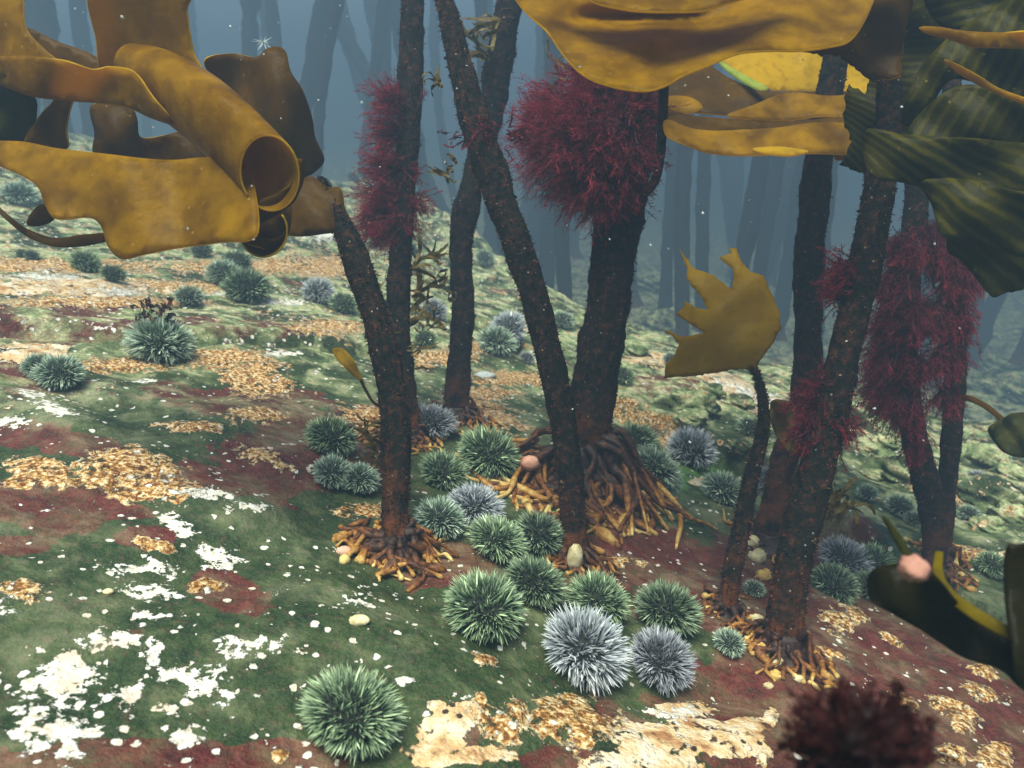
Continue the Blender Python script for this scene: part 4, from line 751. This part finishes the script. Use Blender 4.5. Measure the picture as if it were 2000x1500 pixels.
# boulders on the misty slope beyond the crest
BLD = [(1960, 770, 90, 'misty boulder at the right edge, upper one'), (1985, 850, 80, 'misty boulder at the right edge, lower one'), (1905, 900, 90, 'misty boulder right of the slim straight stipe'), (1930, 980, 110, 'long low boulder near the right edge above the bright green urchin'), (1180, 590, 70, 'misty boulder behind the thickest stipe'), (1290, 640, 80, 'misty boulder left of the torn frond'), (1000, 540, 60, 'misty rock left of the diagonal stipe far back'), (1340, 800, 90, 'dark boulder with a shaded side behind the white urchin'),
       (860, 555, 50, 'misty rock behind the curly brown weeds'), (700, 345, 50, 'misty rock above the little blade end'), (780, 480, 46, 'misty rock behind the red seaweed column'), (1640, 820, 70, 'misty rock behind the two right stipes'), (1740, 930, 90, 'dark misty rock left of the bent right-hand stipe'), (1260, 560, 60, 'farthest misty rock right of the thickest stipe')]
rs = np.random.RandomState(77); spots_ = [('just right of the slim straight stipe', 1900, 960), ('between the slim stipe and the right edge', 1925, 1030), ('at the right edge below the pair of boulders', 1970, 930), ('left of the bent stipe near the mint urchin', 1700, 930), ('right of the thick dark stipe', 1690, 880), ('low at the right edge above the blurred frond', 1975, 1010), ('between the thick dark and the bent stipe', 1725, 870), ('behind the foot of the young kelp frond', 1440, 790), ('right of the white urchin on the green patch', 1440, 880), ('just above the white urchin on the green patch', 1350, 820), ('right of the thickest stipe at mid height', 1240, 690), ('below the torn frond', 1380, 770), ('far right beyond the leaf on the side stem', 1940, 720)]
BLD += [(x, y, rs.uniform(34, 62), 'small pale hazy rock ' + w) for w, x, y in spots_]
for k, (x, y, s, lab) in enumerate(BLD):
    g, d = G(x, y); r = s / 2 * d / F; g[2] = float(ground(g[0], g[1]))
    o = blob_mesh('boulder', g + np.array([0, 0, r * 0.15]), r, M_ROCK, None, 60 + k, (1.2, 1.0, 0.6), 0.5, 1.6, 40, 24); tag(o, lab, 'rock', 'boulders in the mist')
# pale anemone on the dark blade, upper left
g = P(515, 82, 0.95); V = []; Fc = []; r_ = np.random.RandomState(3)
for k in range(20):
    d = r_.normal(size=3); d /= np.linalg.norm(d); l = r_.uniform(0.008, 0.02); s = np.cross(d, r_.normal(size=3)); s /= np.linalg.norm(s); o_ = len(V); V += [g - s * 0.0009, g + s * 0.0009, g + d * l]; Fc.append((o_, o_ + 1, o_ + 2))
o = link('hydroid', V, Fc, M_PALE, None, smooth=False); tag(o, 'tiny feathery white hydroid above the brown blade at upper left', 'hydroid')

# ------------------------------------------------------------------ misty kelp forest behind
rs = np.random.RandomState(9); CNT = 0
def far_kelp(px, d, wpx, lean, seed, lab=None):
    gy_px = None; x = (px - 1000) / F * d; y = (d) / math.cos(PITCH) * 0.98; zb = float(ground(x, y)); w = wpx / 2 * d / F
    n = 34; t = np.linspace(0, 1, n); H = 1.35 - zb; r = np.random.RandomState(seed); b1, b2 = r.normal(0, 0.06, 2)
    path = np.stack([x + lean * t * H + b1 * np.sin(t * 3.0), y + b2 * np.sin(t * 2.6), zb - 0.02 + t * H], -1)
    rad = np.full(n, w) * (1 + 0.25 * r.normal(0, 0.5, n) * 0.5); rad[0] *= 1.6
    root = empty('distant_kelp', (x, y, zb), lab or 'dim upright kelp stipe dissolving in the blue haze behind', 'kelp', 'kelp stipes in the blue haze')
    rough_stipe('stipe', path, rad, root, seed, 500, amp=0.40, foot=0.2, fl=(0.004, 0.010))
    return root
# named ones that can be seen, then fillers between
near_far = [(a_, d_ * 1.35, w_ * 0.85, l_ * 1.3) for a_, d_, w_, l_ in [(1365, 3.0, 34, 0.02), (1450, 3.0, 40, 0.05), (1400, 3.6, 30, -0.03), (1500, 3.4, 30, 0.06), (1320, 3.8, 30, 0.0), (1120, 2.9, 34, -0.06), (1070, 3.7, 40, 0.03), (610, 3.1, 26, 0.28), (560, 3.5, 36, 0.22), (690, 3.7, 28, 0.15), (480, 3.9, 34, 0.1), (115, 3.2, 40, 0.0), (60, 3.8, 40, 0.06), (170, 3.9, 34, 0.05), (740, 4.1, 30, 0.05), (1030, 4.3, 34, 0.1), (1250, 4.2, 40, -0.04), (1560, 3.9, 34, 0.02), (1650, 3.4, 34, -0.02), (1920, 3.3, 36, 0.04), (1980, 3.7, 36, -0.05), (840, 3.9, 30, -0.1)]]
for k, (px, d, w, ln) in enumerate(near_far): far_kelp(px, d, w, ln, 200 + k)
for k in range(34):
    d = rs.uniform(4.6, 9.0); far_kelp(rs.uniform(-300, 2300), d, rs.uniform(16, 32), rs.normal(0, 0.16), 300 + k)

# ------------------------------------------------------------------ drifting specks in the water
rs = np.random.RandomState(21); V = []; Fc = []
for k in range(330):
    d = rs.uniform(0.45, 2.6); px, py = rs.uniform(-300, 2300), rs.uniform(-100, 1100); p = P(px, py, d)
    if p[2] < float(ground(p[0], p[1])) + 0.02: continue
    r = rs.uniform(0.0006, 0.0016) * (2.0 if rs.rand() < 0.04 else 1) * min(1.3, 0.5 + d * 0.4); o_ = len(V); q = [rs.normal(0, 0.35, 3) for _ in range(6)]
    ax = [(1, 0, 0), (-1, 0, 0), (0, 1, 0), (0, -1, 0), (0, 0, 1), (0, 0, -1)]; V += [p + (np.array(a) + j) * r for a, j in zip(ax, q)]
    Fc += [(o_ + a, o_ + b, o_ + c) for a, b, c in ((0, 2, 4), (2, 1, 4), (1, 3, 4), (3, 0, 4), (2, 0, 5), (1, 2, 5), (3, 1, 5), (0, 3, 5))]
o = link('drifting_particles', V, Fc, M_SPECK, None); tag(o, 'pale specks drifting through the water', 'particles', kind='stuff')

# ------------------------------------------------------------------ the water's haze
m = bpy.data.materials.new('water_haze'); m.use_nodes = True; nt = m.node_tree; nt.nodes.clear()
out = nt.nodes.new('ShaderNodeOutputMaterial'); pv = nt.nodes.new('ShaderNodeVolumePrincipled')
pv.inputs['Color'].default_value = (0.178, 0.266, 0.365, 1); pv.inputs['Density'].default_value = 0.215; pv.inputs['Anisotropy'].default_value = 0.2
nt.links.new(pv.outputs[0], out.inputs['Volume'])
x0, x1, y0, y1, z0, z1 = -31, 31, -13, 31, float(Z.min()) - 1.0, 1.75
hv = [(x, y, z) for x in (x0, x1) for y in (y0, y1) for z in (z0, z1)]
hz = link('haze', hv, [(0, 1, 3, 2), (4, 6, 7, 5), (0, 4, 5, 1), (2, 3, 7, 6), (0, 2, 6, 4), (1, 5, 7, 3)], m, None, smooth=False); tag(hz, 'blue grey haze of the sea water', 'haze', kind='stuff')
